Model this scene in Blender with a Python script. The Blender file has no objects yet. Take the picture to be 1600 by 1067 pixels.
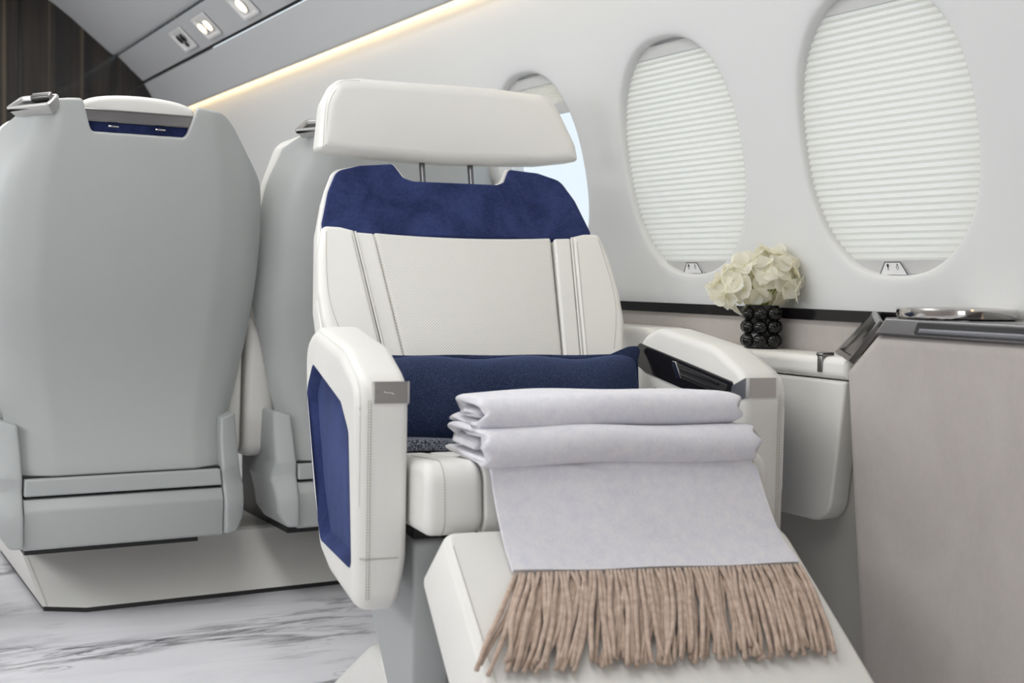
import bpy, bmesh, math, random
from mathutils import Vector, Matrix
random.seed(7)
PI = math.pi
S = bpy.context.scene
COL = S.collection

# ------------------------------------------------------------------ camera
CAMH = 0.80
RIGHT = Vector((0.87175044, -0.48961432, 0.01813784))
DOWN = Vector((-0.00806525, -0.0513551, -0.99864789))
FWD = Vector((0.48988378, 0.87042545, -0.04871769))
cam = bpy.data.cameras.new('camera')
cam.sensor_width = 36.0
cam.lens = 45.0
cam.clip_start = 0.05
cam.dof.use_dof = True
cam.dof.focus_distance = 2.40
cam.dof.aperture_fstop = 5.0
cam_o = bpy.data.objects.new('camera', cam)
COL.objects.link(cam_o)
m = Matrix.Identity(4)
for i in range(3):
    m[i][0] = RIGHT[i]; m[i][1] = -DOWN[i]; m[i][2] = -FWD[i]
m[2][3] = CAMH
cam_o.matrix_world = m
S.camera = cam_o

# ------------------------------------------------------------------ world, lights, exposure
w = bpy.data.worlds.new('sky'); S.world = w; w.use_nodes = True
bg = w.node_tree.nodes['Background']
bg.inputs[0].default_value = (0.80, 0.90, 0.97, 1)
bg.inputs[1].default_value = 1.05
S.view_settings.view_transform = 'Standard'
S.view_settings.look = 'None'
S.view_settings.gamma = 1.0
S.view_settings.use_curve_mapping = False
S.view_settings.exposure = 0.12

def area(name, loc, direction, sx, sy, power, col=(1, 1, 1)):
    l = bpy.data.lights.new(name, 'AREA'); l.shape = 'RECTANGLE'; l.size = sx; l.size_y = sy
    l.energy = power; l.color = col
    o = bpy.data.objects.new(name, l); COL.objects.link(o); o.location = loc
    o.rotation_euler = Vector(direction).to_track_quat('-Z', 'Y').to_euler()
    return o
# daylight entering by the cabin windows of the opposite (left) side
for k in range(7):
    area('daylight', (-0.83, 1.08 + 0.66 * k, 1.10), (1, 0, -0.05), 0.36, 0.44, 3.1, (0.99, 0.995, 1.0))
# the ceiling wash lamps that run along the cabin
area('ceiling_wash', (0.42, 1.85, 1.93), (0, 0, -1), 0.40, 2.4, 14.5, (1.0, 0.99, 0.97))
area('ceiling_wash', (0.42, 4.0, 1.93), (0, 0, -1), 0.40, 2.8, 10.0, (1.0, 0.985, 0.96))
# added low fill from left behind the camera, lifts plinth and lower fronts
area('low_front_fill', (-0.45, -0.95, 0.60), (0.75, 2.6, -0.12), 0.8, 1.0, 8.0, (0.97, 0.985, 1.0))

# ------------------------------------------------------------------ materials
def mat(name, col, rough=0.5, metal=0.0, spec=0.5, sheen=0.0, coat=0.0):
    m_ = bpy.data.materials.new(name); m_.use_nodes = True
    b = m_.node_tree.nodes['Principled BSDF']
    b.inputs['Base Color'].default_value = (*col, 1)
    b.inputs['Roughness'].default_value = rough
    b.inputs['Metallic'].default_value = metal
    b.inputs['Specular IOR Level'].default_value = spec
    b.inputs['Sheen Weight'].default_value = sheen
    b.inputs['Coat Weight'].default_value = coat
    return m_
def nd(m_, t, **kw):
    n = m_.node_tree.nodes.new(t)
    for k, v_ in kw.items(): setattr(n, k, v_)
    return n
def lk(m_, a, b): m_.node_tree.links.new(a, b)
def bsdf(m_): return m_.node_tree.nodes['Principled BSDF']
def coords(m_, scale=(1, 1, 1), rot=(0, 0, 0)):
    t = nd(m_, 'ShaderNodeTexCoord'); p = nd(m_, 'ShaderNodeMapping')
    p.inputs['Scale'].default_value = scale; p.inputs['Rotation'].default_value = rot
    lk(m_, t.outputs['Object'], p.inputs['Vector']); return p.outputs['Vector']
def noise(m_, vec, scale, detail=3, rough=0.5, dist=0.0):
    n = nd(m_, 'ShaderNodeTexNoise'); n.inputs['Scale'].default_value = scale
    n.inputs['Detail'].default_value = detail; n.inputs['Roughness'].default_value = rough
    n.inputs['Distortion'].default_value = dist
    if vec is not None: lk(m_, vec, n.inputs['Vector'])
    return n.outputs['Fac']
def ramp(m_, fac, stops):
    r = nd(m_, 'ShaderNodeValToRGB'); e = r.color_ramp.elements
    while len(e) < len(stops): e.new(0.5)
    for i, (p, c) in enumerate(stops):
        e[i].position = p; e[i].color = (*c, 1)
    lk(m_, fac, r.inputs['Fac']); return r.outputs['Color']
def mix(m_, fac, a, b):
    x = nd(m_, 'ShaderNodeMix', data_type='RGBA')
    for s_, v_ in ((0, fac), (6, a), (7, b)):
        if isinstance(v_, (int, float)): x.inputs[s_].default_value = v_
        elif isinstance(v_, tuple): x.inputs[s_].default_value = (*v_, 1)
        else: lk(m_, v_, x.inputs[s_])
    return x.outputs[2]
def bump(m_, h, strength=0.2, dist=0.001):
    b = nd(m_, 'ShaderNodeBump'); b.inputs['Strength'].default_value = strength
    b.inputs['Distance'].default_value = dist; lk(m_, h, b.inputs['Height'])
    lk(m_, b.outputs['Normal'], bsdf(m_).inputs['Normal'])
def math_(m_, op, a, b=None):
    x = nd(m_, 'ShaderNodeMath', operation=op)
    for i, v_ in enumerate((a, b)):
        if v_ is None: continue
        if isinstance(v_, (int, float)): x.inputs[i].default_value = v_
        else: lk(m_, v_, x.inputs[i])
    return x.outputs[0]

LEATHER = mat('white_leather', (0.77, 0.755, 0.715), 0.42, spec=0.4)
c_ = coords(LEATHER); bump(LEATHER, noise(LEATHER, c_, 420, 2), 0.12, 0.0006)
lk(LEATHER, ramp(LEATHER, noise(LEATHER, c_, 6, 2), [(0.3, (0.80, 0.79, 0.755)), (0.7, (0.83, 0.82, 0.785))]), bsdf(LEATHER).inputs['Base Color'])

PERF = mat('perforated_white_leather', (0.74, 0.725, 0.68), 0.48, spec=0.35)
c_ = coords(PERF, rot=(0, 0, PI / 4))
vo = nd(PERF, 'ShaderNodeTexVoronoi', voronoi_dimensions='2D'); vo.inputs['Scale'].default_value = 235
vo.inputs['Randomness'].default_value = 0.0; lk(PERF, c_, vo.inputs['Vector'])
hole = ramp(PERF, vo.outputs['Distance'], [(0.16, (0.47, 0.455, 0.42)), (0.30, (0.80, 0.79, 0.75))])
lk(PERF, hole, bsdf(PERF).inputs['Base Color'])

STITCH = mat('stitch_thread', (0.47, 0.45, 0.40), 0.8)
SEAM = mat('seam_shadow_cord', (0.50, 0.48, 0.44), 0.7)
WALLM = mat('wall_fabric_white', (0.725, 0.735, 0.735), 0.62, spec=0.3)
c_ = coords(WALLM); bump(WALLM, noise(WALLM, c_, 260, 2), 0.06, 0.0005)
VAL = mat('valance_pale_grey', (0.57, 0.58, 0.595), 0.5)
SHELL = mat('seat_shell_grey', (0.445, 0.46, 0.455), 0.38, spec=0.5)
c_ = coords(SHELL); bump(SHELL, noise(SHELL, c_, 300, 2), 0.05, 0.0005)
RAIL = mat('seat_rail_grey', (0.42, 0.435, 0.435), 0.4)
GREYW = mat('lower_wall_grey', (0.50, 0.49, 0.46), 0.7)

def suede(name, a, b, sc=9, stretch=(1, 1, 0.6)):
    m_ = mat(name, a, 0.92, spec=0.15, sheen=0.22)
    v_ = coords(m_, stretch)
    n1 = noise(m_, v_, sc, 5, 0.62, 0.6); n2 = noise(m_, v_, 180, 2)
    x = math_(m_, 'ADD', math_(m_, 'MULTIPLY', n1, 0.8), math_(m_, 'MULTIPLY', n2, 0.2))
    lk(m_, ramp(m_, x, [(0.34, a), (0.66, b)]), bsdf(m_).inputs['Base Color'])
    bump(m_, n2, 0.25, 0.0007); return m_
BLUE = suede('blue_suede', (0.010, 0.016, 0.060), (0.038, 0.054, 0.160))
TAUPE = suede('taupe_suede', (0.43, 0.395, 0.375), (0.50, 0.465, 0.44), 7)
bsdf(BLUE).inputs['Sheen Tint'].default_value = (0.35, 0.45, 0.9, 1)

WOOL = mat('navy_wool', (0.02, 0.03, 0.09), 0.9, spec=0.15, sheen=0.25)
c_ = coords(WOOL); n1 = noise(WOOL, c_, 520, 3, 0.7)
lk(WOOL, ramp(WOOL, n1, [(0.34, (0.010, 0.016, 0.045)), (0.55, (0.024, 0.036, 0.085)), (0.78, (0.10, 0.125, 0.20))]), bsdf(WOOL).inputs['Base Color'])
bump(WOOL, n1, 0.3, 0.0008)
bsdf(WOOL).inputs['Sheen Tint'].default_value = (0.3, 0.4, 0.8, 1)
TWEED = mat('navy_tweed', (0.03, 0.035, 0.06), 0.9)
c_ = coords(TWEED); n1 = noise(TWEED, c_, 650, 1)
lk(TWEED, ramp(TWEED, n1, [(0.5, (0.012, 0.016, 0.04)), (0.6, (0.35, 0.37, 0.42))]), bsdf(TWEED).inputs['Base Color'])
CASH = mat('lavender_grey_cashmere', (0.50, 0.49, 0.53), 0.95, spec=0.1, sheen=0.3)
c_ = coords(CASH, (1, 1, 1)); n1 = noise(CASH, c_, 60, 4, 0.7); n2 = noise(CASH, coords(CASH, (500, 90, 500)), 1.0, 2)
x_ = math_(CASH, 'ADD', math_(CASH, 'MULTIPLY', n1, 0.6), math_(CASH, 'MULTIPLY', n2, 0.4))
lk(CASH, ramp(CASH, x_, [(0.32, (0.68, 0.68, 0.755)), (0.5, (0.755, 0.75, 0.80)), (0.68, (0.83, 0.805, 0.82))]), bsdf(CASH).inputs['Base Color'])
bump(CASH, x_, 0.35, 0.001)
FRINGE = mat('taupe_yarn', (0.36, 0.285, 0.235), 0.95, spec=0.1, sheen=0.2)
c_ = coords(FRINGE); n1 = noise(FRINGE, c_, 90, 3)
lk(FRINGE, ramp(FRINGE, n1, [(0.3, (0.43, 0.32, 0.25)), (0.7, (0.62, 0.49, 0.405))]), bsdf(FRINGE).inputs['Base Color'])
CHROME = mat('brushed_metal', (0.62, 0.61, 0.60), 0.22, metal=1.0)
c_ = coords(CHROME, (8, 8, 260)); lk(CHROME, math_(CHROME, 'ADD', math_(CHROME, 'MULTIPLY', noise(CHROME, c_, 1, 2), 0.14), 0.24), bsdf(CHROME).inputs['Roughness'])
DARKMETAL = mat('dark_steel', (0.20, 0.20, 0.215), 0.25, metal=1.0)
GUN = mat('gunmetal_trim', (0.25, 0.245, 0.245), 0.2, metal=1.0)
GLOSSBLACK = mat('black_lacquer', (0.010, 0.009, 0.010), 0.14, spec=0.35)
MATBLACK = mat('black_plastic', (0.018, 0.018, 0.018), 0.42)
POLISH = mat('polished_steel', (0.62, 0.60, 0.58), 0.10, metal=1.0)
VASEM = mat('black_glass', (0.008, 0.008, 0.008), 0.07, spec=0.45)
STEM = mat('green_stem', (0.25, 0.29, 0.05), 0.6)
PETAL = mat('ivory_petal', (0.97, 0.965, 0.91), 0.65, spec=0.2)
c_ = coords(PETAL)
tr = nd(PETAL, 'ShaderNodeBsdfTranslucent'); tr.inputs['Color'].default_value = (0.95, 0.92, 0.74, 1)
ms = nd(PETAL, 'ShaderNodeMixShader'); ms.inputs[0].default_value = 0.50
lk(PETAL, bsdf(PETAL).outputs[0], ms.inputs[1]); lk(PETAL, tr.outputs[0], ms.inputs[2])
lk(PETAL, ms.outputs[0], PETAL.node_tree.nodes['Material Output'].inputs['Surface'])
CREAM = mat('cream_petal_heart', (0.70, 0.72, 0.33), 0.7)
BLIND = mat('pleated_blind_fabric', (0.84, 0.83, 0.79), 0.8, spec=0.1)
tr = nd(BLIND, 'ShaderNodeBsdfTranslucent'); tr.inputs['Color'].default_value = (0.97, 0.92, 0.86, 1)
ms = nd(BLIND, 'ShaderNodeMixShader'); ms.inputs[0].default_value = 0.70
lk(BLIND, bsdf(BLIND).outputs[0], ms.inputs[1]); lk(BLIND, tr.outputs[0], ms.inputs[2])
lk(BLIND, ms.outputs[0], BLIND.node_tree.nodes['Material Output'].inputs['Surface'])
BLINDRAIL = mat('blind_rail_grey', (0.58, 0.58, 0.575), 0.5)
WHITEP = mat('white_plastic', (0.82, 0.82, 0.82), 0.4)
GLASS = mat('window_acrylic', (1, 1, 1), 0.02)
tr = nd(GLASS, 'ShaderNodeBsdfTransparent'); gl = nd(GLASS, 'ShaderNodeBsdfGlossy'); gl.inputs['Roughness'].default_value = 0.02
ms = nd(GLASS, 'ShaderNodeMixShader'); ms.inputs[0].default_value = 0.06
lk(GLASS, tr.outputs[0], ms.inputs[1]); lk(GLASS, gl.outputs[0], ms.inputs[2])
lk(GLASS, ms.outputs[0], GLASS.node_tree.nodes['Material Output'].inputs['Surface'])

def emit(name, col, s):
    m_ = mat(name, col); b = bsdf(m_); b.inputs['Emission Color'].default_value = (*col, 1)
    b.inputs['Emission Strength'].default_value = s; return m_
LED = emit('warm_led', (1.0, 0.74, 0.40), 13.0)
LAMP = emit('warm_lamp_lens', (1.0, 0.84, 0.55), 3.0)
FOLDSTRIP_T = 0.42
BLINDSEAM = mat('blind_fold_fabric', (0.88, 0.87, 0.84), 0.85, spec=0.1)  # fold strips, less translucent than the wide facets

tr = nd(BLINDSEAM, 'ShaderNodeBsdfTranslucent'); tr.inputs['Color'].default_value = (0.90, 0.88, 0.80, 1)
ms = nd(BLINDSEAM, 'ShaderNodeMixShader'); ms.inputs[0].default_value = FOLDSTRIP_T
lk(BLINDSEAM, bsdf(BLINDSEAM).outputs[0], ms.inputs[1]); lk(BLINDSEAM, tr.outputs[0], ms.inputs[2])
lk(BLINDSEAM, ms.outputs[0], BLINDSEAM.node_tree.nodes['Material Output'].inputs['Surface'])
MARBLE = mat('veined_white_marble', (0.7, 0.7, 0.74), 0.35, spec=0.4)
def veins(rot, sc, stretch, centre, width, seed):
    vv = coords(MARBLE, (sc, sc * stretch, 1), (0, 0, rot))
    n = noise(MARBLE, vv, 1.0, 7, 0.60, 1.1)
    a = math_(MARBLE, 'ABSOLUTE', math_(MARBLE, 'SUBTRACT', n, centre))
    return ramp(MARBLE, a, [(0.0, (1, 1, 1)), (width * 0.35, (0.55, 0.55, 0.55)), (width, (0, 0, 0))])
streak = ramp(MARBLE, noise(MARBLE, coords(MARBLE, (11, 60, 1), (0, 0, 0.12)), 1.0, 4, 0.7), [(0.36, (0.35, 0.35, 0.35)), (0.62, (1, 1, 1))])
zone = ramp(MARBLE, noise(MARBLE, coords(MARBLE, (1.2, 2.6, 1), (0, 0, 0.15)), 1.3, 2), [(0.47, (0, 0, 0)), (0.60, (1, 1, 1))])
ve1 = math_(MARBLE, 'MULTIPLY', veins(0.16, 1.25, 3.6, 0.53, 0.055, 0), math_(MARBLE, 'ADD', math_(MARBLE, 'MULTIPLY', zone, 0.92), 0.08))
ve2 = math_(MARBLE, 'MULTIPLY', veins(0.08, 3.2, 4.5, 0.47, 0.030, 1), zone)
vsum = math_(MARBLE, 'MINIMUM', math_(MARBLE, 'ADD', ve1, math_(MARBLE, 'MULTIPLY', ve2, 0.75)), 1.0)
vsum = math_(MARBLE, 'MULTIPLY', vsum, streak)
ground = ramp(MARBLE, noise(MARBLE, coords(MARBLE, (1, 2.4, 1)), 3.0, 4), [(0.3, (0.79, 0.785, 0.83)), (0.7, (0.87, 0.86, 0.90))])
lk(MARBLE, mix(MARBLE, vsum, ground, (0.11, 0.11, 0.125)), bsdf(MARBLE).inputs['Base Color'])

WOOD = mat('dark_striped_veneer', (0.02, 0.016, 0.013), 0.22, coat=0.3)
vw = coords(WOOD, (1, 1, 0.02))
nw = noise(WOOD, vw, 26, 3, 0.6)
nw2 = noise(WOOD, coords(WOOD, (1, 1, 0.004)), 62, 1)
base = ramp(WOOD, nw, [(0.35, (0.008, 0.007, 0.007)), (0.62, (0.030, 0.023, 0.018)), (0.8, (0.055, 0.042, 0.030))])
gold = ramp(WOOD, nw2, [(0.66, (0, 0, 0)), (0.70, (1, 1, 1))])
lk(WOOD, mix(WOOD, math_(WOOD, 'MULTIPLY', gold, 0.5), base, (0.16, 0.12, 0.07)), bsdf(WOOD).inputs['Base Color'])

# ------------------------------------------------------------------ mesh helpers
def obj(name, verts, faces, material, parent=None, sharp=40, smooth=True, weld=False):
    me = bpy.data.meshes.new(name)
    me.from_pydata([tuple(v_) for v_ in verts], [], faces)
    bm = bmesh.new(); bm.from_mesh(me)
    if weld: bmesh.ops.remove_doubles(bm, verts=bm.verts, dist=0.0002)
    bmesh.ops.recalc_face_normals(bm, faces=bm.faces)
    bm.to_mesh(me); bm.free()
    if smooth:
        me.polygons.foreach_set('use_smooth', [True] * len(me.polygons))
        me.set_sharp_from_angle(angle=math.radians(sharp))
    me.materials.append(material)
    o = bpy.data.objects.new(name, me); COL.objects.link(o)
    if parent: o.parent = parent
    return o
def tag(o, label=None, cat=None, group=None, kind=None):
    if label: o['label'] = label
    if cat: o['category'] = cat
    if group: o['group'] = group
    if kind: o['kind'] = kind
    return o
def empty(name, loc, rz=0.0):
    o = bpy.data.objects.new(name, None); COL.objects.link(o)
    o.location = loc; o.rotation_euler = (0, 0, rz); o.empty_display_size = 0.1
    return o
def fillet(poly, r, seg=5):
    """round the corners of a closed 2-D polygon; r is a number or a list"""
    n = len(poly); out = []
    for i in range(n):
        p0, p, p1 = Vector(poly[i - 1]), Vector(poly[i]), Vector(poly[(i + 1) % n])
        rr = r[i] if isinstance(r, (list, tuple)) else r
        a, b = (p0 - p), (p1 - p); la, lb = a.length, b.length
        a.normalize(); b.normalize()
        ang = a.angle(b) if la > 1e-9 and lb > 1e-9 else PI
        if rr < 1e-6 or ang > PI - 0.02: out.append(tuple(p)); continue
        d = min(rr / math.tan(ang / 2), la * 0.49, lb * 0.49)
        rr2 = d * math.tan(ang / 2)
        bis = (a + b).normalized(); c = p + bis * (rr2 / math.sin(ang / 2))
        s, e = p + a * d - c, p + b * d - c
        tot = s.angle(e)
        cr = s.x * e.y - s.y * e.x; sg = 1 if cr > 0 else -1
        for k in range(seg + 1):
            t = sg * tot * k / seg
            out.append((c.x + s.x * math.cos(t) - s.y * math.sin(t), c.y + s.x * math.sin(t) + s.y * math.cos(t)))
    return out
def area2(p): return sum(p[i - 1][0] * p[i][1] - p[i][0] * p[i - 1][1] for i in range(len(p))) / 2
def inset(poly, d):
    n = len(poly); out = []
    sg = 1 if area2(poly) > 0 else -1
    for i in range(n):
        p0, p, p1 = Vector(poly[i - 1]), Vector(poly[i]), Vector(poly[(i + 1) % n])
        e0 = (p - p0); e1 = (p1 - p)
        if e0.length < 1e-9: e0 = e1
        if e1.length < 1e-9: e1 = e0
        e0.normalize(); e1.normalize()
        n0 = Vector((-e0.y, e0.x)) * sg; n1_ = Vector((-e1.y, e1.x)) * sg
        b = n0 + n1_
        if b.length < 1e-6: b = n0
        b.normalize(); k = max(0.45, b.dot(n0))
        q = p + b * (d / k); out.append((q.x, q.y))
    # where the offset turns a short corner inside out, collapse that run to the true corner
    flip = []
    for i in range(n):
        j = (i + 1) % n
        e = (poly[j][0] - poly[i][0], poly[j][1] - poly[i][1]); g = (out[j][0] - out[i][0], out[j][1] - out[i][1])
        flip.append(e[0] * g[0] + e[1] * g[1] <= 1e-14)
    if not any(flip) or all(flip): return out
    res = list(out); st = next(i for i in range(n) if not flip[i]); i = st + 1
    while i < st + n:
        if flip[i % n]:
            a = i
            while flip[i % n]: i += 1
            p1_, p2_ = Vector(out[(a - 1) % n]), Vector(out[a % n]); p3_, p4_ = Vector(out[i % n]), Vector(out[(i + 1) % n])
            d1, d2 = p2_ - p1_, p4_ - p3_; den = d1.x * d2.y - d1.y * d2.x
            if abs(den) > 1e-3 * d1.length * d2.length and den != 0:
                t = ((p3_.x - p1_.x) * d2.y - (p3_.y - p1_.y) * d2.x) / den; c = p1_ + d1 * t
                if (c - (p2_ + p3_) / 2).length > 3 * abs(d) + 0.002: c = (p2_ + p3_) / 2
            else: c = (p2_ + p3_) / 2
            for k in range(a, i + 1): res[k % n] = (c.x, c.y)
        else: i += 1
    return res
def loft(rings, cap0=True, cap1=True, closed=True):
    n = len(rings[0]); V = [p for r in rings for p in r]; F = []
    for i in range(len(rings) - 1):
        for j in range(n if closed else n - 1):
            a = i * n + j; b = i * n + (j + 1) % n
            F.append((a, b, b + n, a + n))
    if cap0: F.append(tuple(range(n))[::-1])
    if cap1: F.append(tuple(range((len(rings) - 1) * n, len(rings) * n)))
    return V, F
def merge(*vf):
    V, F = [], []
    for v_, f_ in vf:
        o = len(V); V += list(v_); F += [tuple(i + o for i in f) for f in f_]
    return V, F
def slab(poly, c0, c1, r, fn, seg=4, dome=0.0, r0=None, grid=0.0):
    """polygon (a,b) swept from c0 to c1 with rounded rims; fn maps (a,b,c) to xyz.
    grid cuts the faces into cells before mapping, dome swells the c1 face"""
    r0 = r if r0 is None else r0
    sg = 1 if c1 > c0 else -1
    def rims(c, rr, sgn):
        L = []
        for k in range(seg + 1):
            t = PI / 2 * k / seg
            L.append([(q[0], q[1], c + sgn * rr * (1 - math.sin(t))) for q in inset(poly, rr * (1 - math.cos(t)))])
        L.append([(q[0], q[1], c) for q in inset(poly, rr + 0.0015)])
        return L
    A = rims(c0, r0, sg); B = rims(c1, r, -sg)
    A[-1], A[-2] = A[-1], A[-2]
    rings = A[::-1] + B
    # order: start cap inwards -> outer edge -> end cap inwards
    st = [A[-1]] + [A[k] for k in range(seg, -1, -1)]
    st2 = []
    for k in range(seg + 1):
        t = PI / 2 * k / seg
        st2.append([(q[0], q[1], c0 + sg * r0 * (1 - math.cos(t))) for q in inset(poly, r0 * (1 - math.sin(t)))])
    en2 = []
    for k in range(seg + 1):
        t = PI / 2 * k / seg
        en2.append([(q[0], q[1], c1 - sg * r * (1 - math.sin(t))) for q in inset(poly, r * (1 - math.cos(t)))])
    rings = [A[-1]] + st2 + en2 + [B[-1]]
    V, F = loft([[Vector(p) for p in rg] for rg in rings])
    if grid or dome:
        g = grid or 0.02
        me = bpy.data.meshes.new('tmp'); me.from_pydata([tuple(p) for p in V], [], F)
        bm = bmesh.new(); bm.from_mesh(me); bpy.data.meshes.remove(me)
        bmesh.ops.remove_doubles(bm, verts=bm.verts, dist=1e-6)
        bmesh.ops.triangulate(bm, faces=[f for f in bm.faces if len(f.verts) > 4])
        xs = [p[0] for p in poly]; ys = [p[1] for p in poly]
        for ax, lo, hi in ((0, min(xs), max(xs)), (1, min(ys), max(ys))):
            n_ = max(1, int((hi - lo) / g))
            for k in range(1, n_):
                co = [0, 0, 0]; no = [0, 0, 0]; co[ax] = lo + (hi - lo) * k / n_; no[ax] = 1
                bmesh.ops.bisect_plane(bm, geom=bm.verts[:] + bm.edges[:] + bm.faces[:], plane_co=co, plane_no=no, dist=1e-6)
        bm.verts.index_update(); bm.verts.ensure_lookup_table()
        V = [v_.co.copy() for v_ in bm.verts]; F = [tuple(v_.index for v_ in f.verts) for f in bm.faces]
        ac, bc_ = (min(xs) + max(xs)) / 2, (min(ys) + max(ys)) / 2; wa, wb = (max(xs) - min(xs)) / 2, (max(ys) - min(ys)) / 2
        bm.free()
        if dome:
            for p in V:
                k = (p.z - c0) / (c1 - c0)
                p.z += sg * dome * k * max(0, 1 - ((p.x - ac) / wa) ** 2) * max(0, 1 - ((p.y - bc_) / wb) ** 2)
    return [Vector(fn(p[0], p[1], p[2])) for p in V], F
def box(x0, x1, y0, y1, z0, z1):
    V = [(x, y, z) for x in (x0, x1) for y in (y0, y1) for z in (z0, z1)]
    return V, [(0, 1, 3, 2), (4, 6, 7, 5), (0, 4, 5, 1), (2, 3, 7, 6), (0, 2, 6, 4), (1, 5, 7, 3)]
def rbox(x0, x1, y0, y1, z0, z1, r, seg=4):
    p = fillet([(x0, y0), (x1, y0), (x1, y1), (x0, y1)], r, seg)
    return slab(p, z0, z1, r * 0.9, lambda a, b, c: (a, b, c), seg)
def tube(pts, rad, n=8, cap=True):
    pts = [Vector(p) for p in pts]; rings = []
    up = Vector((0, 0, 1))
    for i, p in enumerate(pts):
        t = (pts[min(i + 1, len(pts) - 1)] - pts[max(i - 1, 0)]).normalized()
        x = t.cross(up)
        if x.length < 0.05: x = t.cross(Vector((1, 0, 0)))
        x.normalize(); y = t.cross(x)
        rr = rad[i] if isinstance(rad, (list, tuple)) else rad
        rings.append([p + (x * math.cos(2 * PI * k / n) + y * math.sin(2 * PI * k / n)) * rr for k in range(n)])
    return loft(rings, cap, cap)
def lathe(prof, n=32, c=(0, 0, 0)):
    rings = [[Vector((c[0] + r * math.cos(2 * PI * k / n), c[1] + r * math.sin(2 * PI * k / n), c[2] + z)) for k in range(n)] for r, z in prof]
    return loft(rings)
def sphere(c, r, n=16, k=10):
    rings = []
    for i in range(1, k):
        t = PI * i / k
        rings.append([Vector((c[0] + r * math.sin(t) * math.cos(2 * PI * j / n), c[1] + r * math.sin(t) * math.sin(2 * PI * j / n), c[2] + r * math.cos(t))) for j in range(n)])
    return loft(rings)
def resample(pts, step):
    pts = [Vector(p) for p in pts]; out = [pts[0]]; acc = 0.0
    for a, b in zip(pts, pts[1:]):
        L = (b - a).length
        if L < 1e-9: continue
        d = step - acc
        while d <= L:
            out.append(a + (b - a) * (d / L)); d += step
        acc = L - (d - step)
    return out
def stitches(name, lines, parent, pitch=0.0042, ln=0.0026, rad=0.0007, material=None):
    parts = []
    for pts in lines:
        q = resample(pts, pitch)
        for a, b in zip(q, q[1:]):
            d = (b - a).normalized() * ln
            parts.append(tube([a, a + d], rad, 4))
    if not parts: return None
    V, F = merge(*parts)
    o = obj(name, V, F, material or STITCH, parent); o['kind'] = 'stuff'
    return o
def smooth_line(pts, n=6):
    """Catmull-Rom through 2-D or 3-D points"""
    P = [Vector(p) for p in pts]; out = []
    for i in range(len(P) - 1):
        p0, p1, p2, p3 = P[max(i - 1, 0)], P[i], P[i + 1], P[min(i + 2, len(P) - 1)]
        for k in range(n):
            t = k / n
            out.append(0.5 * ((2 * p1) + (p2 - p0) * t + (2 * p0 - 5 * p1 + 4 * p2 - p3) * t * t + (3 * p1 - p0 - 3 * p2 + p3) * t ** 3))
    out.append(P[-1]); return out
def copy_tree(o, parent=None):
    c = o.copy(); COL.objects.link(c); c.parent = parent
    for ch in list(o.children): copy_tree(ch, c)
    return c
def structure(o, label=None, cat=None):
    o['kind'] = 'structure'
    if label: o['label'] = label
    if cat: o['category'] = cat
    return o

# ------------------------------------------------------------------ the setting
YB, YF, XC = 5.6, -1.7, 0.43                        # far bulkhead, open rear end, cabin centre line
V, F = box(-0.9, 1.75, YF, YB, -0.03, 0.0)
structure(obj('floor', V, F, MARBLE), 'white marble floor with long grey veins across the aisle', 'floor')

def wx(z):                                          # inner face of the right side wall
    return 1.603 - 0.10 * max(0.0, (z - 0.78) / 0.496) ** 1.4
WIN = [1.55, 2.10, 2.65, 3.20]
WZ, WA, WBH, WE = 1.0505, 0.193, 0.2345, 2.35
Z0, Z1 = 0.757, 1.40
def hole(t, s=1.0):
    c, sn = math.cos(t), math.sin(t)
    return (s * WA * math.copysign(abs(c) ** (2 / WE), c), s * WBH * math.copysign(abs(sn) ** (2 / WE), sn))
def wall_side(name, wins, mirror, y_end0, y_end1):
    NA = 80; parts = []
    mx = (lambda x: 2 * XC - x) if mirror else (lambda x: x)
    zs = [Z0 + (Z1 - Z0) * k / 20 for k in range(21)]
    hw = 0.275
    for yc in wins:
        def pt(dy, dz, dx=0.0):
            z = WZ + dz
            return Vector((mx(wx(z) + dx), yc + dy, z))
        rings = []
        for s, dx in ((0.99, 0.070), (0.99, 0.020), (0.993, 0.012), (1.0, 0.0060), (1.010, 0.0028), (1.028, 0.0010), (1.07, 0.0)):
            rings.append([pt(*hole(2 * PI * k / NA, s), dx) for k in range(NA)])
        rect = []
        for k in range(NA):
            a, b = hole(2 * PI * k / NA)
            up = (Z1 - WZ) if b > 0 else (WZ - Z0)
            f = min(hw / max(abs(a), 1e-6), up / max(abs(b), 1e-6))
            rect.append((a * f, b * f))
        for cx_, cz_ in ((hw, Z1 - WZ), (-hw, Z1 - WZ), (-hw, Z0 - WZ), (hw, Z0 - WZ)):
            k = min(range(NA), key=lambda q: (rect[q][0] - cx_) ** 2 + (rect[q][1] - cz_) ** 2)
            rect[k] = (cx_, cz_)
        for f in (0.25, 0.5, 0.75, 1.0):
            rings.append([pt(*(Vector(hole(2 * PI * k / NA, 1.07)).lerp(Vector(rect[k]), f))) for k in range(NA)])
        parts.append(loft(rings, False, False))
    def strip(y0, y1, za, zb, n):
        V, F = [], []
        for k in range(n + 1):
            z = za + (zb - za) * k / n
            V += [Vector((mx(wx(z)), y0, z)), Vector((mx(wx(z)), y1, z))]
        for k in range(n): F.append((2 * k, 2 * k + 1, 2 * k + 3, 2 * k + 2))
        parts.append((V, F))
    lo, hi = min(wins) - hw, max(wins) + hw
    strip(y_end0, lo, Z0, Z1, 24); strip(hi, y_end1, Z0, Z1, 24)
    strip(y_end0, y_end1, Z1, 1.56, 8)
    strip(y_end0, y_end1, 0.0, Z0, 2)
    V, F = merge(*parts)
    return obj(name, V, F, WALLM, sharp=60, weld=True)
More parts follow.
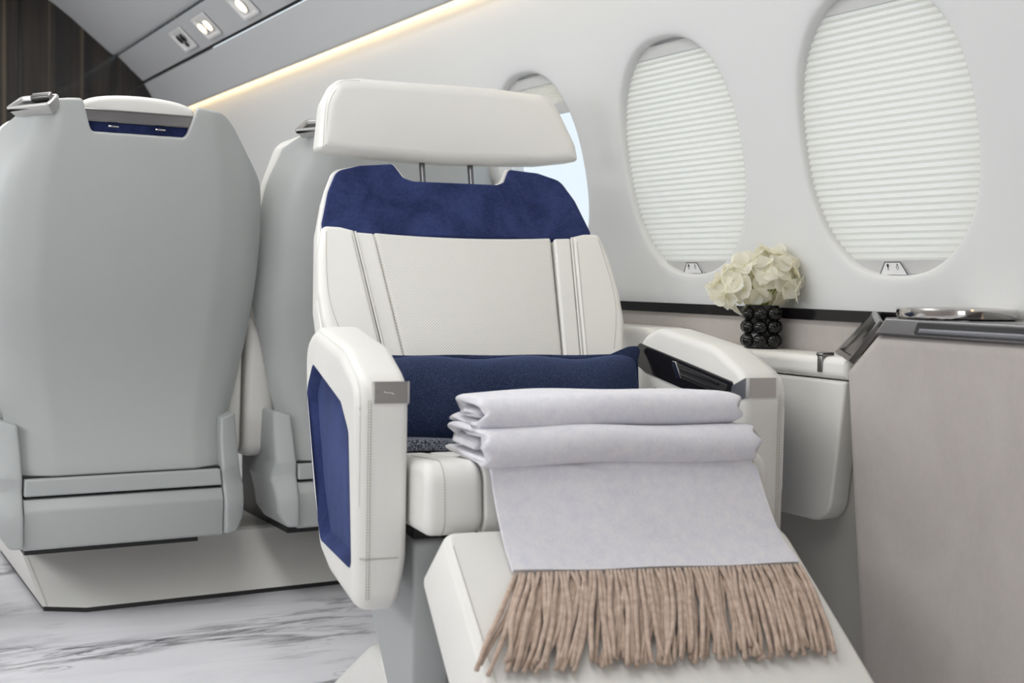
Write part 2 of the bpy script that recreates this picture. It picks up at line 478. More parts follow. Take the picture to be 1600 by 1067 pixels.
structure(wall_side('wall_right', WIN, False, YF, YB), 'white curved cabin side wall with oval window openings', 'wall')
structure(wall_side('wall_left', [1.08 + 0.66 * k for k in range(7)], True, YF, YB), 'white curved cabin wall on the opposite side, out of view', 'wall')

V, F = box(-0.8, 1.62, YF - 0.04, YF, 0, 2.1)
structure(obj('wall_front', V, F, TAUPE), 'taupe suede bulkhead behind the camera, out of view', 'wall')
V, F = box(2 * XC - 1.606, 2 * XC - 1.585, YF, YB - 0.02, 0.0, 0.737)
structure(obj('trim_5', V, F, TAUPE), 'taupe suede panel of the opposite wall, out of view', 'trim')
# windows and their blinds
def shade_x(z): return 1.621 - 0.205 * (z - 0.823) * 1.0
for i, yc in enumerate(WIN):
    ring = [hole(2 * PI * k / 64, 1.03) for k in range(64)]
    V, F = slab(ring, 0, 0.004, 0.001, lambda a, b, c: (shade_x(WZ + b) + 0.028 + c, yc + a, WZ + b), 2)
    wname = ['oval cabin window nearest the camera, behind the blind above the console', 'oval cabin window behind the blind above the flowers',
             'oval cabin window with raised blind behind the headrest', 'oval cabin window farther back, hidden by the seats'][i]
    we = structure(empty('window_%d' % (i + 1), (0, 0, 0)), wname, 'window')
    obj('pane', V, F, GLASS, we)
    # retaining ring around the pane
    rr = [[Vector((shade_x(WZ + b) + dx, yc + a, WZ + b)) for a, b in [hole(2 * PI * k / 64, s) for k in range(64)]] for s, dx in ((1.04, 0.018), (0.965, 0.020), (0.965, 0.026), (1.04, 0.028))]
    V, F = loft(rr + [rr[0]], False, False)
    obj('frame', V, F, WHITEP, we)
    # pleated blind
    closed = i < 2
    b = empty('window_blind', (shade_x(0.83), yc, 0.83))
    tag(b, ['large closed white pleated blind in the window nearest the camera', 'closed white pleated blind in the window above the white flowers',
            'raised white pleated blind at the top of the window behind the headrest', 'raised pleated blind of the farthest window behind the seats'][i], 'blind', 'pleated window blinds')
    b['group'] = 'pleated window blinds'
    off = Vector(b.location)
    ztop = 1.253; zbot = 0.843 if closed else 1.205
    pitch = 0.0109 if closed else 0.0040
    npl = int((ztop - zbot) / pitch)
    V, F = [], []
    def half(z):
        return max(0.02, WA * 1.035 * max(0.0, 1 - min(1, abs(z - WZ) / (WBH * 1.035)) ** WE) ** (1 / WE))
    pz = (ztop - zbot) / npl
    Vs, Fs = [], []
    for k in range(npl):
        z0_ = zbot + pz * k
        row = []
        for z, dx in ((z0_, 0.0022), (z0_ + pz * 0.36, -0.0030), (z0_ + pz, 0.0022)):
            h = half(z); x = shade_x(z) + dx
            row.append((Vector((x, yc - h, z)) - off, Vector((x, yc + h, z)) - off))
        n_ = len(Vs); Vs += [row[0][0], row[0][1], row[1][1], row[1][0]]; Fs.append((n_, n_ + 1, n_ + 2, n_ + 3))
        n_ = len(V); V += [row[1][0], row[1][1], row[2][1], row[2][0]]; F.append((n_, n_ + 1, n_ + 2, n_ + 3))
    obj('pleated_fabric', V, F, BLIND, b, smooth=False)
    obj('pleat_folds', Vs, Fs, BLINDSEAM, b, smooth=False)['kind'] = 'stuff'
    # head rail
    def band(za, zb, dx0, dx1):
        rg = []
        for z in (za, zb):
            h = half(z)
            rg.append([Vector((shade_x(z) + d, yc + s * h, z)) - off for d, s in ((dx0, -1), (dx1, -1), (dx1, 1), (dx0, 1))])
        return loft(rg)
    V, F = band(1.253, 1.276, -0.004, 0.006); obj('head_rail', V, F, BLINDRAIL, b, smooth=False)
    V, F = slab([(-0.13, 1.268), (0.13, 1.268), (0.13, 1.296), (-0.13, 1.296)], 0.012, 0.020, 0.001, lambda a, bb, c: Vector((shade_x(bb) + c, yc + a, bb)) - off, 2)
    obj('reveal_shade_plate', V, F, GREYW, b, smooth=False)  # added grey plate standing in for shade at the top of the opening
    V, F = band(zbot - 0.022, zbot, -0.006, 0.005); obj('bottom_rail', V, F, BLINDRAIL, b, smooth=False)
    if closed:
        xk = lambda z: shade_x(z) - 0.0062
        tz0, tz1 = 0.819, 0.840; yc0 = yc; yc = yc + 0.012
        tp = [(-0.031, tz0), (0.031, tz0), (0.017, tz1), (-0.017, tz1)]
        V, F = slab(tp, 0, -0.0035, 0.0006, lambda a, bb, c: Vector((xk(bb) + c, yc + a, bb)) - off, 2)
        tb = obj('pull_tab', V, F, WHITEP, b, smooth=False)
        path = [(-0.031, tz0), (-0.017, tz1), (0.017, tz1), (0.031, tz0)]
        V, F = tube([Vector((xk(q[1]) - 0.0035, yc + q[0], q[1])) - off for q in path], 0.0009, 6)
        obj('tab_outline', V, F, MATBLACK, tb)
        # printed keyhole marks of the tab
        for sy, full in ((0.011, True), (-0.010, False)):
            zc_ = 0.8340
            pl = [(sy + 0.0022 * math.cos(t), zc_ + 0.0032 * math.sin(t)) for t in [2 * PI * k / 16 for k in range(16)]]
            if full:
                V, F = slab(pl, 0, -0.0006, 0.0001, lambda a, bb, c: Vector((xk(bb) - 0.0036 + c, yc + a, bb)) - off, 1)
                V2, F2 = tube([Vector((xk(z) - 0.0038, yc + sy, z)) - off for z in (0.8315, 0.8265)], 0.0006, 6)
                V, F = merge((V, F), (V2, F2))
            else:
                loop = pl + [pl[0]]
                V, F = tube([Vector((xk(q[1] - 0.003) - 0.0037, yc + q[0], q[1] - 0.003)) - off for q in loop], 0.0004, 5)
                pl2 = [(sy + 0.0012 * math.cos(t), zc_ + 0.0018 + 0.0012 * math.sin(t)) for t in [2 * PI * k / 12 for k in range(12)]]
                V2, F2 = slab(pl2, 0, -0.0006, 0.0001, lambda a, bb, c: Vector((xk(bb) - 0.0036 + c, yc + a, bb)) - off, 1)
                V, F = merge((V, F), (V2, F2))
            obj('symbol', V, F, MATBLACK, tb)
        yc = yc0

# far bulkhead with vertical veneer panels
V, F = box(-0.8, 1.62, YB, YB + 0.04, 0, 2.1)
bw = structure(obj('wall_back', V, F, WOOD), 'dark glossy striped veneer bulkhead at the end of the cabin', 'wall')
for k in range(6):
    x0 = -0.72 + k * 0.385
    V, F = box(x0, x0 + 0.375, YB - 0.012, YB - 0.0005, 0.05, 2.05)
    obj('veneer_panel', V, F, WOOD, bw)

# overhead valance, service panel, ceiling  (profile in x,z swept along the cabin)
def sweep(name, prof, y0, y1, material, parent=None, thick=0.012, sharp=35, mirror=False):
    mx = (lambda x: 2 * XC - x) if mirror else (lambda x: x)
    pr_ = [Vector(p) for p in prof]; n = len(pr_)
    up = []
    for i in range(n):
        t = (pr_[min(i + 1, n - 1)] - pr_[max(i - 1, 0)]).normalized()
        nn_ = Vector((-t.y, t.x))
        if nn_.y < 0: nn_ = -nn_
        up.append(pr_[i] + nn_ * thick)
    ring = list(pr_) + up[::-1]
    V, F = loft([[Vector((mx(p.x), y, p.y)) for p in ring] for y in (y0, y1)])
    return obj(name, V, F, material, parent, sharp=sharp)
PSU_A, PSU_B = Vector((1.312, 1.611)), Vector((1.208, 1.706))
for mir in (False, True):
    tri = empty('trim_%d' % (3 + mir), (0, 0, 0))
    structure(tri, 'pale grey overhead valance with reading lights along the window side' if not mir else 'pale grey overhead valance of the opposite side, out of view', 'valance')
    low = smooth_line([(1.408, 1.490), (1.410, 1.478), (1.400, 1.476), (1.385, 1.497), (1.355, 1.545), (1.318, 1.604)], 5)
    sweep('lower_panel', low, YF, YB - 0.015, VAL, tri, mirror=mir)
    sweep('service_panel', [(1.312, 1.6155), (1.26, 1.6620), (1.210, 1.7085)], YF, YB - 0.015, VAL, tri, mirror=mir)
    hi = smooth_line([(1.206, 1.722), (1.196, 1.716), (1.175, 1.722), (1.09, 1.79), (1.00, 1.862), (0.90, 1.925), (0.75, 1.972)], 5)
    sweep('upper_panel', hi, YF, YB - 0.015, VAL, tri, mirror=mir)
    sweep('seam', [(1.3205, 1.6095), (1.3125, 1.6180)], YF, YB - 0.015, MATBLACK, tri, thick=0.003, mirror=mir)
    # LED strip hidden in the cove between valance and wall
    mx = (lambda x: 2 * XC - x) if mir else (lambda x: x)
    V, F = box(min(mx(1.414), mx(1.425)), max(mx(1.414), mx(1.425)), YF + 0.1, YB - 0.03, 1.496, 1.502)
    led = obj('cove_light', V, F, LED, None, smooth=False)
    tag(led, 'warm glowing light strip tucked between overhead valance and window wall' if not mir else 'warm light strip of the opposite side, out of view', 'light strip')
V, F = box(XC - 0.36, XC + 0.36, YF, YB, 1.975, 2.0)
structure(obj('ceiling', V, F, WALLM), 'white cabin ceiling above the aisle', 'ceiling')

# reading lights and air outlet in the service panel
dpan = (PSU_B - PSU_A).normalized(); npan = Vector((-dpan.y, dpan.x))
if npan.y > 0: npan = -npan                                   # points down into the cabin
def psu(y, s=0.5, h=0.0):                                     # point on the panel
    p = PSU_A.lerp(PSU_B, s) + npan * h
    return Vector((p.x, y, p.y))
def fixture(name, y, label, cat, kind):
    e = empty(name, psu(y)); tag(e, label, cat, 'overhead service fixtures')
    o = Vector(e.location)
    def fn(a, b, c): return Vector((dpan.x * b + npan.x * c, a, dpan.y * b + npan.y * c))
    outer = fillet([(-0.075, -0.046), (0.075, -0.046), (0.075, 0.046), (-0.075, 0.046)], 0.008)
    inner = fillet([(-0.066, -0.037), (0.066, -0.037), (0.066, 0.037), (-0.066, 0.037)], 0.006)
    rg = [[fn(q[0], q[1], c) for q in p] for p, c in ((outer, 0.001), (outer, 0.006), (inner, 0.006), (inset(inner, 0.004), 0.0015))]
    V, F = loft(rg); obj('bezel', V, F, WHITEP, e)
    def lens(dy, db, r, m_, nm):
        pl = [(dy + r * math.cos(2 * PI * k / 20), db + r * math.sin(2 * PI * k / 20)) for k in range(20)]
        V, F = slab(pl, 0.0025, 0.0075, 0.0025, fn, 3); return obj(nm, V, F, m_, e)
    if kind == 'double':
        lens(-0.034, 0.0, 0.0245, CHROME, 'lamp_ring'); lens(0.034, 0.0, 0.0245, CHROME, 'lamp_ring')
        for d in (-0.034, 0.034):
            pl = [(d + 0.021 * math.cos(2 * PI * k / 20), 0.021 * math.sin(2 * PI * k / 20)) for k in range(20)]
            V, F = slab(pl, 0.006, 0.010, 0.002, fn, 2); obj('lamp_lens', V, F, LAMP, e)
    elif kind == 'single':
        lens(0.0, 0.0, 0.0275, CHROME, 'lamp_ring')
        pl = [(0.024 * math.cos(2 * PI * k / 20), 0.024 * math.sin(2 * PI * k / 20)) for k in range(20)]
        V, F = slab(pl, 0.006, 0.010, 0.002, fn, 2); obj('lamp_lens', V, F, LAMP, e)
    else:
        for d in (-0.022, 0.022):
            lens(d, 0.006, 0.019, DARKMETAL, 'air_nozzle')
        lens(0.0, -0.022, 0.011, MATBLACK, 'call_button')
fixture('air_outlet', 4.74, 'square overhead air outlet with dark round nozzles beside the double lamp', 'air vent', 'gasper')
fixture('reading_light', 4.44, 'double warm reading light glowing in the overhead panel', 'ceiling light', 'double')
fixture('reading_light', 4.03, 'single warm reading light nearest the top edge of the photo', 'ceiling light', 'single')
fixture('reading_light', 3.66, 'overhead fixture cut by the top edge, right of the single lamp', 'ceiling light', 'single')

# black lacquer belt line and suede dado on the right wall
V, F = box(1.580, 1.606, 1.47, YB - 0.02, 0.737, 0.7565)
structure(obj('trim_1', V, F, GLOSSBLACK), 'black lacquer belt line below the windows', 'trim')
V, F = box(1.588, 1.606, 1.47, YB - 0.02, 0.40, 0.737)
structure(obj('trim_2', V, F, TAUPE), 'taupe suede wall panel below the black belt line', 'trim')

# side ledge: white leather armrest along the wall with a storage door below
ledge = tag(empty('side_ledge', (1.54, 2.0, 0)), 'white leather side ledge along the wall carrying the black vase', 'ledge')
LO = Vector(ledge.location)
prof = fillet([(1.535, 0.645), (2.76, 0.645), (2.76, 0.708), (2.10, 0.708), (1.965, 0.682), (1.535, 0.682)], [0.004, 0.01, 0.012, 0.06, 0.03, 0.006], 5)
V, F = slab(prof, 1.488, 1.588, 0.012, lambda a, b, c: Vector((c, a, b)) - LO, 4, grid=0.08)
obj('top', V, F, LEATHER, ledge)
stitches('stitching', [[Vector((1.4865, y, 0.6475 if y < 2.0 else 0.6475)) - LO for y in (1.54, 2.2, 2.7)]], ledge)
door = fillet([(1.570, 0.405), (2.74, 0.405), (2.74, 0.643), (1.540, 0.643)], [0.045, 0.03, 0.004, 0.004], 6)
V, F = slab(door, 1.530, 1.490, 0.005, lambda a, b, c: Vector((c, a, b)) - LO, 4, 0)
obj('storage_door', V, F, LEATHER, ledge)
V, F = box(1.53, 1.588, 1.508, 2.76, 0.0, 0.644)
V = [Vector(q) - LO for q in V]
obj('lower_panel', V, F, GREYW, ledge)
# latch at the console end of the ledge
lt = obj('latch', *merge(rbox(1.4855, 1.497, 1.592, 1.604, 0.655, 0.683, 0.002), rbox(1.484, 1.512, 1.590, 1.606, 0.681, 0.688, 0.003)), GUN, None)
lt.data.transform(Matrix.Translation(-LO)); lt.parent = ledge; lt['label'] = 'small metal latch'

# ------------------------------------------------------------------ console at the right edge
con = tag(empty('console', (1.53, 1.0, 0)), 'taupe suede cabinet console with metal top at the right edge', 'cabinet')
CO = Vector(con.location)
cp = fillet([(0.35, 0.0), (1.430, 0.0), (1.456, 0.245), (1.490, 0.543), (1.503, 0.664), (1.442, 0.724), (0.35, 0.724)], [0, 0.01, 0, 0.0, 0.012, 0.006, 0], 4)
V, F = slab(cp, 1.586, 1.450, 0.016, lambda a, b, c: Vector((c, a, b)) - CO, 5, r0=0.001)
obj('suede_body', V, F, TAUPE, con)
V, F = slab(fillet([(0.35, 0.7245), (1.441, 0.7245), (1.418, 0.752), (0.35, 0.752)], [0, 0.002, 0.004, 0], 3), 1.588, 1.4485, 0.002, lambda a, b, c: Vector((c, a, b)) - CO, 2)
obj('metal_top', V, F, GUN, con)
V, F = slab(fillet([(0.37, 0.7285), (1.360, 0.7285), (1.352, 0.7465), (0.37, 0.7465)], 0.003, 3), 1.4475, 1.4465, 0.0003, lambda a, b, c: Vector((c, a, b)) - CO, 2)
sl_ = obj('dark_slot', V, F, MATBLACK, con)
V, F = slab(fillet([(0.37, 0.7300), (1.350, 0.7300), (1.346, 0.7385), (0.37, 0.7385)], 0.002, 3), 1.4466, 1.4440, 0.001, lambda a, b, c: Vector((c, a, b)) - CO, 2)
obj('slot_rail', V, F, DARKMETAL, sl_)
V, F = lathe([(0.0005, 0.0), (0.082, 0.0), (0.086, 0.002), (0.087, 0.0045), (0.087, 0.0135), (0.0855, 0.0160), (0.074, 0.0165), (0.070, 0.0140), (0.0005, 0.0135)], 56, (1.520 - CO.x, 1.345 - CO.y, 0.7522))
cup = obj('cup_holder_ring', V, F, POLISH, con, sharp=30)
cup['label'] = 'polished round cup holder'
# framed opening in the sloping end of the console
c3 = [Vector((1.57, 1.646, 0.684)), Vector((1.57, 1.560, 0.756)), Vector((1.458, 1.436, 0.744)), Vector((1.458, 1.498, 0.680))]
ctr = sum(c3, Vector()) / 4; nrm = (c3[1] - c3[0]).cross(c3[3] - c3[0]).normalized()
if nrm.dot(Vector((-0.3, -0.5, 0.8))) < 0: nrm = -nrm
def q4(s, h): return [ctr + (p - ctr) * s + nrm * h - CO for p in c3]
V, F = loft([q4(1.03, -0.006), q4(1.03, 0.003), q4(0.84, 0.003), q4(0.80, -0.004)], True, True)
fr = obj('table_slot_frame', V, F, GUN, con, sharp=20)
V, F = loft([q4(0.80, -0.0035), q4(0.79, -0.0025)]); obj('slot_door', V, F, GLOSSBLACK, fr)
p0, p1 = ctr + (c3[3] - ctr) * 0.55 + nrm * -0.002 - CO, ctr + (c3[2] - ctr) * 0.62 + nrm * -0.002 - CO
V, F = tube([p0, p1], 0.0025, 6); obj('slot_handle', V, F, DARKMETAL, fr)

# ------------------------------------------------------------------ main armchair (local x = across, y = backwards, z = up)
TH = math.radians(10)
SO = Vector((1.0483, 1.6300, 0.0))
seat = tag(empty('lounge_seat', SO, -TH), 'white leather lounge seat with navy suede panel and raised headrest, facing the camera', 'seat')
# --- backrest frame
BT = Vector((0, 0.5145, 0.8575)); BN = Vector((0, -0.8575, 0.5145)); BO = Vector((0, 0.42, 0.5))
BM = Matrix(((1, 0, 0, BO.x), (0, BT.y, BN.y, BO.y), (0, BT.z, BN.z, BO.z), (0, 0, 0, 1)))
def back(name, vf, material, **kw):
    o = obj(name, *vf, material, seat, **kw); o.matrix_local = BM; return o
ident = lambda a, b, c: (a, b, c)
bl = [(-0.281, 0.44), (-0.281, 0.465), (-0.262, 0.54), (-0.241, 0.589), (-0.194, 0.604), (-0.124, 0.612), (-0.106, 0.579), (-0.087, 0.572),
      (0.090, 0.572), (0.106, 0.579), (0.122, 0.612), (0.185, 0.606), (0.232, 0.589), (0.256, 0.54), (0.276, 0.465), (0.276, 0.44)]
brad = [0.002, 0, 0.06, 0.03, 0.03, 0.008, 0.012, 0.012, 0.012, 0.012, 0.008, 0.03, 0.03, 0.06, 0, 0.002]
shell_p = fillet([(-0.27, 0.0), (-0.300, 0.15), (-0.303, 0.30), (-0.287, 0.465), (-0.268, 0.545), (-0.247, 0.596), (-0.194, 0.610), (-0.120, 0.619), (-0.100, 0.584), (-0.086, 0.578),
          (0.086, 0.578), (0.100, 0.584), (0.118, 0.619), (0.185, 0.612), (0.238, 0.596), (0.262, 0.545), (0.282, 0.465), (0.298, 0.30), (0.295, 0.15), (0.27, 0.0)],
          [0.02, 0, 0.05, 0.05, 0.05, 0.03, 0.03, 0.006, 0.01, 0.01, 0.01, 0.01, 0.006, 0.03, 0.03, 0.05, 0.05, 0.05, 0, 0.02], 4)
back('back_shell', slab(shell_p, -0.075, -0.004, 0.004, ident, 3, r0=0.02), LEATHER)
back('suede_panel', slab(fillet(bl, brad, 4), -0.006, 0.006, 0.005, ident, 3), BLUE)['label'] = 'navy suede upper back panel'
# lower cushion: two bolsters, two strips, one perforated centre
def top_curve(x): return 0.452 - 0.016 * (1 - (x / 0.28) ** 2)
cen_p = [(-0.158, 0.02)] + [(-0.187 + 0.368 * k / 8, top_curve(-0.187 + 0.368 * k / 8)) for k in range(9)][::-1][::-1]
cen_p = [(-0.142, 0.02)] + [(0.142, 0.02)] + [(0.181 - 0.366 * k / 8, top_curve(0.181 - 0.366 * k / 8) - 0.002) for k in range(9)]
back('perforated_panel', slab(fillet(cen_p, 0.004, 2), -0.02, 0.016, 0.007, ident, 4, dome=0.006), PERF)
for s in (-1, 1):
    sp = [(s * 0.143, 0.02), (s * 0.178, 0.02), (s * 0.222, 0.438), (s * 0.186, 0.4355)]
    o = back('side_strip', slab(fillet(sp, 0.004, 3), -0.02, 0.020, 0.005, ident, 4), LEATHER)
    bo = [(s * 0.179, 0.02), (s * 0.245, 0.02), (s * 0.283, 0.165), (s * 0.300, 0.245), (s * 0.303, 0.31), (s * 0.297, 0.39), (s * 0.285, 0.449), (s * 0.25, 0.4475), (s * 0.223, 0.440)]
    back('bolster', slab(fillet(bo, [0.004, 0.02, 0.03, 0.04, 0.04, 0.04, 0.012, 0, 0.004], 4), -0.05, 0.026, 0.012, ident, 5, r0=0.03), LEATHER)
    # piping between strip and bolster, stitched seams
    pv = tube([(s * (0.1785 + 0.0438 * k / 10), 0.03 + 0.406 * k / 10, 0.0225) for k in range(11)], 0.0020, 6)
    back('piping', pv, LEATHER)
    o = stitches('stitching', [[(s * (0.1755 + 0.0438 * t), 0.03 + 0.40 * t, 0.0203) for t in (0, 1)],
                               [(s * (0.1875 + 0.0438 * t), 0.03 + 0.40 * t, 0.0265) for t in (0, 1)],
                               smooth_line([(s * 0.262, 0.18, 0.0262), (s * 0.283, 0.26, 0.0262), (s * 0.287, 0.33, 0.0262), (s * 0.279, 0.435, 0.0262)], 6)], seat)
    o.matrix_local = BM
# --- headrest on two posts
hp = fillet([(-0.276, 1.047), (-0.20, 1.039), (0, 1.034), (0.20, 1.040), (0.276, 1.050), (0.270, 1.085), (0.232, 1.165), (0.205, 1.188), (0.10, 1.197), (0.0, 1.199), (-0.19, 1.197), (-0.240, 1.188), (-0.265, 1.140)],
            [0.008, 0, 0, 0, 0.008, 0.03, 0.03, 0.03, 0, 0, 0.02, 0.03, 0.03], 5)
def hfn(a, b, c): return (a, c - 0.45 * a * a + 0.10 * (b - 1.04) + 0.012, b)
hv, hf = slab(hp, 0.835, 0.735, 0.022, hfn, 6, dome=0.010, r0=0.03, grid=0.022)
hr = obj('headrest', hv, hf, LEATHER, seat)
stitches('stitching', [[hfn(a, b, 0.7375) for a, b in smooth_line([(-0.262, 1.055), (-0.254, 1.14), (-0.228, 1.176), (-0.185, 1.1850)], 8)],
                       [hfn(a, b, 0.7375) for a, b in smooth_line([(-0.268, 1.055), (-0.260, 1.14), (-0.234, 1.182), (-0.185, 1.191)], 8)]], hr)
for s in (-0.052, 0.052):
    obj('headrest_post', *tube([(s, 0.745, 0.93), (s, 0.790, 1.08)], 0.0062, 14), DARKMETAL, seat)
# --- armrests
def radial(poly, cx_, cz_, n=96):
    out = []
    P = [(p[0] - cx_, p[1] - cz_) for p in poly]
    for k in range(n):
        t = 2 * PI * k / n; d = (math.cos(t), math.sin(t)); best = None
        for i in range(len(P)):
            a, b = P[i - 1], P[i]; ex, ez = b[0] - a[0], b[1] - a[1]
            den = d[0] * ez - d[1] * ex
            if abs(den) < 1e-12: continue
            r_ = (a[0] * ez - a[1] * ex) / den; q = (a[0] * d[1] - a[1] * d[0]) / den
            if r_ > 0 and -1e-6 <= q <= 1 + 1e-6: best = r_ if best is None else max(best, r_)
        out.append((cx_ + d[0] * best, cz_ + d[1] * best))
    return out
arm_poly = fillet([(0.000, 0.315), (0.000, 0.650), (0.12, 0.694), (0.33, 0.716), (0.420, 0.690), (0.412, 0.595), (0.365, 0.507), (0.332, 0.447), (0.275, 0.350), (0.19, 0.327)],
                  [0.015, 0.055, 0.15, 0.06, 0.06, 0.05, 0.05, 0.05, 0.05, 0.05], 8)
inset_poly = fillet([(0.338, 0.652), (0.110, 0.611), (0.052, 0.572), (0.022, 0.375), (0.255, 0.373), (0.318, 0.447), (0.395, 0.600)], [0.012, 0.02, 0.02, 0.012, 0.02, 0.04, 0.03], 5)
ACX, ACZ = 0.20, 0.53
RO = radial(arm_poly, ACX, ACZ, 128); RI = radial(inset_poly, ACX, ACZ, 128)
def make_arm(s):
    U0, U1 = s * 0.354, s * 0.2765                     # outer, inner face
    r = 0.022
    rings = []
    dish = [(q, U0) for q in ()]
    rings.append([Vector((U0 - s * 0.018, a, b)) for a, b in inset(RI, 0.010)])
    rings.append([Vector((U0, a, b)) for a, b in RI])
    rings.append([Vector((U0, a, b)) for a, b in inset(RO, r + 0.001)])
    for k in range(6):
        t = PI / 2 * k / 5
        rings.append([Vector((U0 - s * r * (1 - math.cos(t)), a, b)) for a, b in inset(RO, r * (1 - math.sin(t)))])
    for k in range(6):
        t = PI / 2 * k / 5
        rings.append([Vector((U1 + s * 0.012 * (1 - math.sin(t)), a, b)) for a, b in inset(RO, 0.012 * (1 - math.cos(t)))])
    rings.append([Vector((U1, a, b)) for a, b in inset(RO, 0.0135)])
    mid = s * 0.315
    for rg in rings[2:]:
        for q in rg:
            if q.z < 0.40 and abs(q.x) < 0.315: q.x += s * 0.016 * ((0.40 - q.z) / 0.085) ** 1.5
    o = obj('armrest', *loft(rings), LEATHER, seat, sharp=45)
    p = [[Vector((U0 + s * 0.0006, a, b)) for a, b in inset(RI, -0.0005)], [Vector((U0 - s * 0.003, a, b)) for a, b in inset(RI, 0.004)],
         [Vector((U0 - s * 0.0155, a, b)) for a, b in inset(RI, 0.013)], [Vector((U0 - s * 0.0155, a, b)) for a, b in inset(RI, 0.016)]]
    o2 = obj('suede_inset', *loft(p, False, True), BLUE, o, sharp=30); o2['label'] = 'navy suede recessed side panel'
    # seams: front edge outer, inner, lower cross seam
    e = 0.0008
    fr = [(0.0 - e, z) for z in (0.40, 0.615)]
    L1 = [Vector((U0 + s * e, a, b)) for a, b in inset(RO, 0.030) if a < 0.40 and b > 0.40]
    L1 = sorted(L1, key=lambda q: math.atan2(q.z - 0.55, -(q.y - 0.2)))
    st = [[Vector((U0 - s * 0.017, -e, 0.335)), Vector((U0 - s * 0.017, -e, 0.625))], [Vector((U0 - s * 0.021, -e, 0.335)), Vector((U0 - s * 0.021, -e, 0.625))]]
    stitches('stitching', st, o)
    V_, F_ = tube([Vector((U0 - s * 0.008, 0.004, 0.394)), Vector((U0 - s * 0.014, 0.000, 0.394)), Vector((U0 - s * 0.022, -0.0002, 0.394)), Vector((U1 + s * 0.014, -0.0002, 0.394))], 0.0011, 6)
    obj('seam', V_, F_, SEAM, o)
    tr_ = [Vector((U0 - s * 0.0065, a, b)) for a, b in inset(RO, 0.0065)]
    top = [q for q in tr_ if q.z > 0.46]
    top.sort(key=lambda q: math.atan2(q.z - 0.46, q.y - 0.2))
    obj('piping', *tube(top, 0.0013, 6), LEATHER, o)
    return o
armL = make_arm(-1); armR = make_arm(1)
# metal clips on the arm fronts
def clip(s, parent):
    z0, z1 = 0.6185, 0.6500
    x0, x1 = s * 0.2735, s * 0.330
    a, b = min(x0, x1), max(x0, x1)
    pts = [(s * 0.330, 0.0035), (s * 0.328, -0.0010), (s * 0.300, -0.0016), (s * 0.2795, -0.0010), (s * 0.2755, 0.003), (s * 0.2748, 0.010), (s * 0.2748, 0.066)]
    pl = smooth_line(pts, 1); thick = 0.004
    outr = [Vector(p) for p in pts]
    inn = [Vector((s * 0.330, 0.010)), Vector((s * 0.320, 0.006)), Vector((s * 0.300, 0.006)), Vector((s * 0.284, 0.008)), Vector((s * 0.280, 0.010)), Vector((s * 0.2785, 0.014)), Vector((s * 0.2785, 0.066))]
    ring = outr + inn[::-1]
    zt = lambda y: -0.38 * max(0.0, y - 0.004)
    V_, F_ = loft([[Vector((q.x, q.y, z + zt(q.y))) for q in ring] for z in (z0, z1)])
    o = obj('metal_clip', V_, F_, CHROME, parent, sharp=35); o['label'] = 'brushed metal corner clip'
    return o
cl = clip(-1, armL)
pl = [(-0.305 + 0.011 * math.cos(2 * PI * k / 20) * (1.7 if abs(math.cos(2 * PI * k / 20)) > .5 else 1.5), 0.634 + 0.004 * math.sin(2 * PI * k / 20)) for k in range(20)]
V, F = tube([(-0.314, -0.0022, 0.6352), (-0.309, -0.0022, 0.6338), (-0.305, -0.0022, 0.6345), (-0.300, -0.0022, 0.6318)], 0.0011, 6)
obj('emblem', V, F, POLISH, cl)
clip(1, armR)
# control tray let into the inner face of the right arm
e = 0.2765
tray = fillet([(0.448, 0.674), (0.400, 0.684), (0.26, 0.667), (0.045, 0.640), (0.055, 0.600), (0.17, 0.608), (0.37, 0.630), (0.440, 0.644)], [0.012, 0.01, 0, 0.004, 0.004, 0, 0, 0.012], 4)
V, F = slab(tray, e + 0.006, e - 0.0025, 0.0015, lambda a, b, c: (c, min(a, 0.415), b), 2)
V = [Vector(q) for q in V]
ty = obj('control_tray', V, F, GLOSSBLACK, armR); ty['label'] = 'gloss black control tray'
sub = fillet([(0.250, 0.659), (0.055, 0.634), (0.075, 0.616), (0.225, 0.631)], 0.003, 3)
V, F = slab(sub, e - 0.002, e - 0.0042, 0.0008, lambda a, b, c: (c, a, b), 2); obj('handset', V, F, MATBLACK, ty)
for d in (0.0065, -0.0035):
    V, F = tube([(e - 0.0045, 0.225, 0.6425 + d), (e - 0.0045, 0.085, 0.6265 + d)], 0.0022, 6); obj('ridge', V, F, GLOSSBLACK, ty)
V, F = slab(fillet([(0.262, 0.661), (0.245, 0.660), (0.222, 0.632), (0.240, 0.630)], 0.003, 3), e - 0.002, e - 0.0052, 0.001, lambda a, b, c: (c, a, b), 2)
obj('chrome_catch', V, F, POLISH, ty)
V, F = slab(fillet([(0.365, 0.560), (0.375, 0.590), (0.335, 0.606), (0.285, 0.600), (0.255, 0.575)], 0.012, 4), e + 0.003, e - 0.002, 0.001, lambda a, b, c: (c, a, b), 2)
obj('pocket', V, F, MATBLACK, armR)
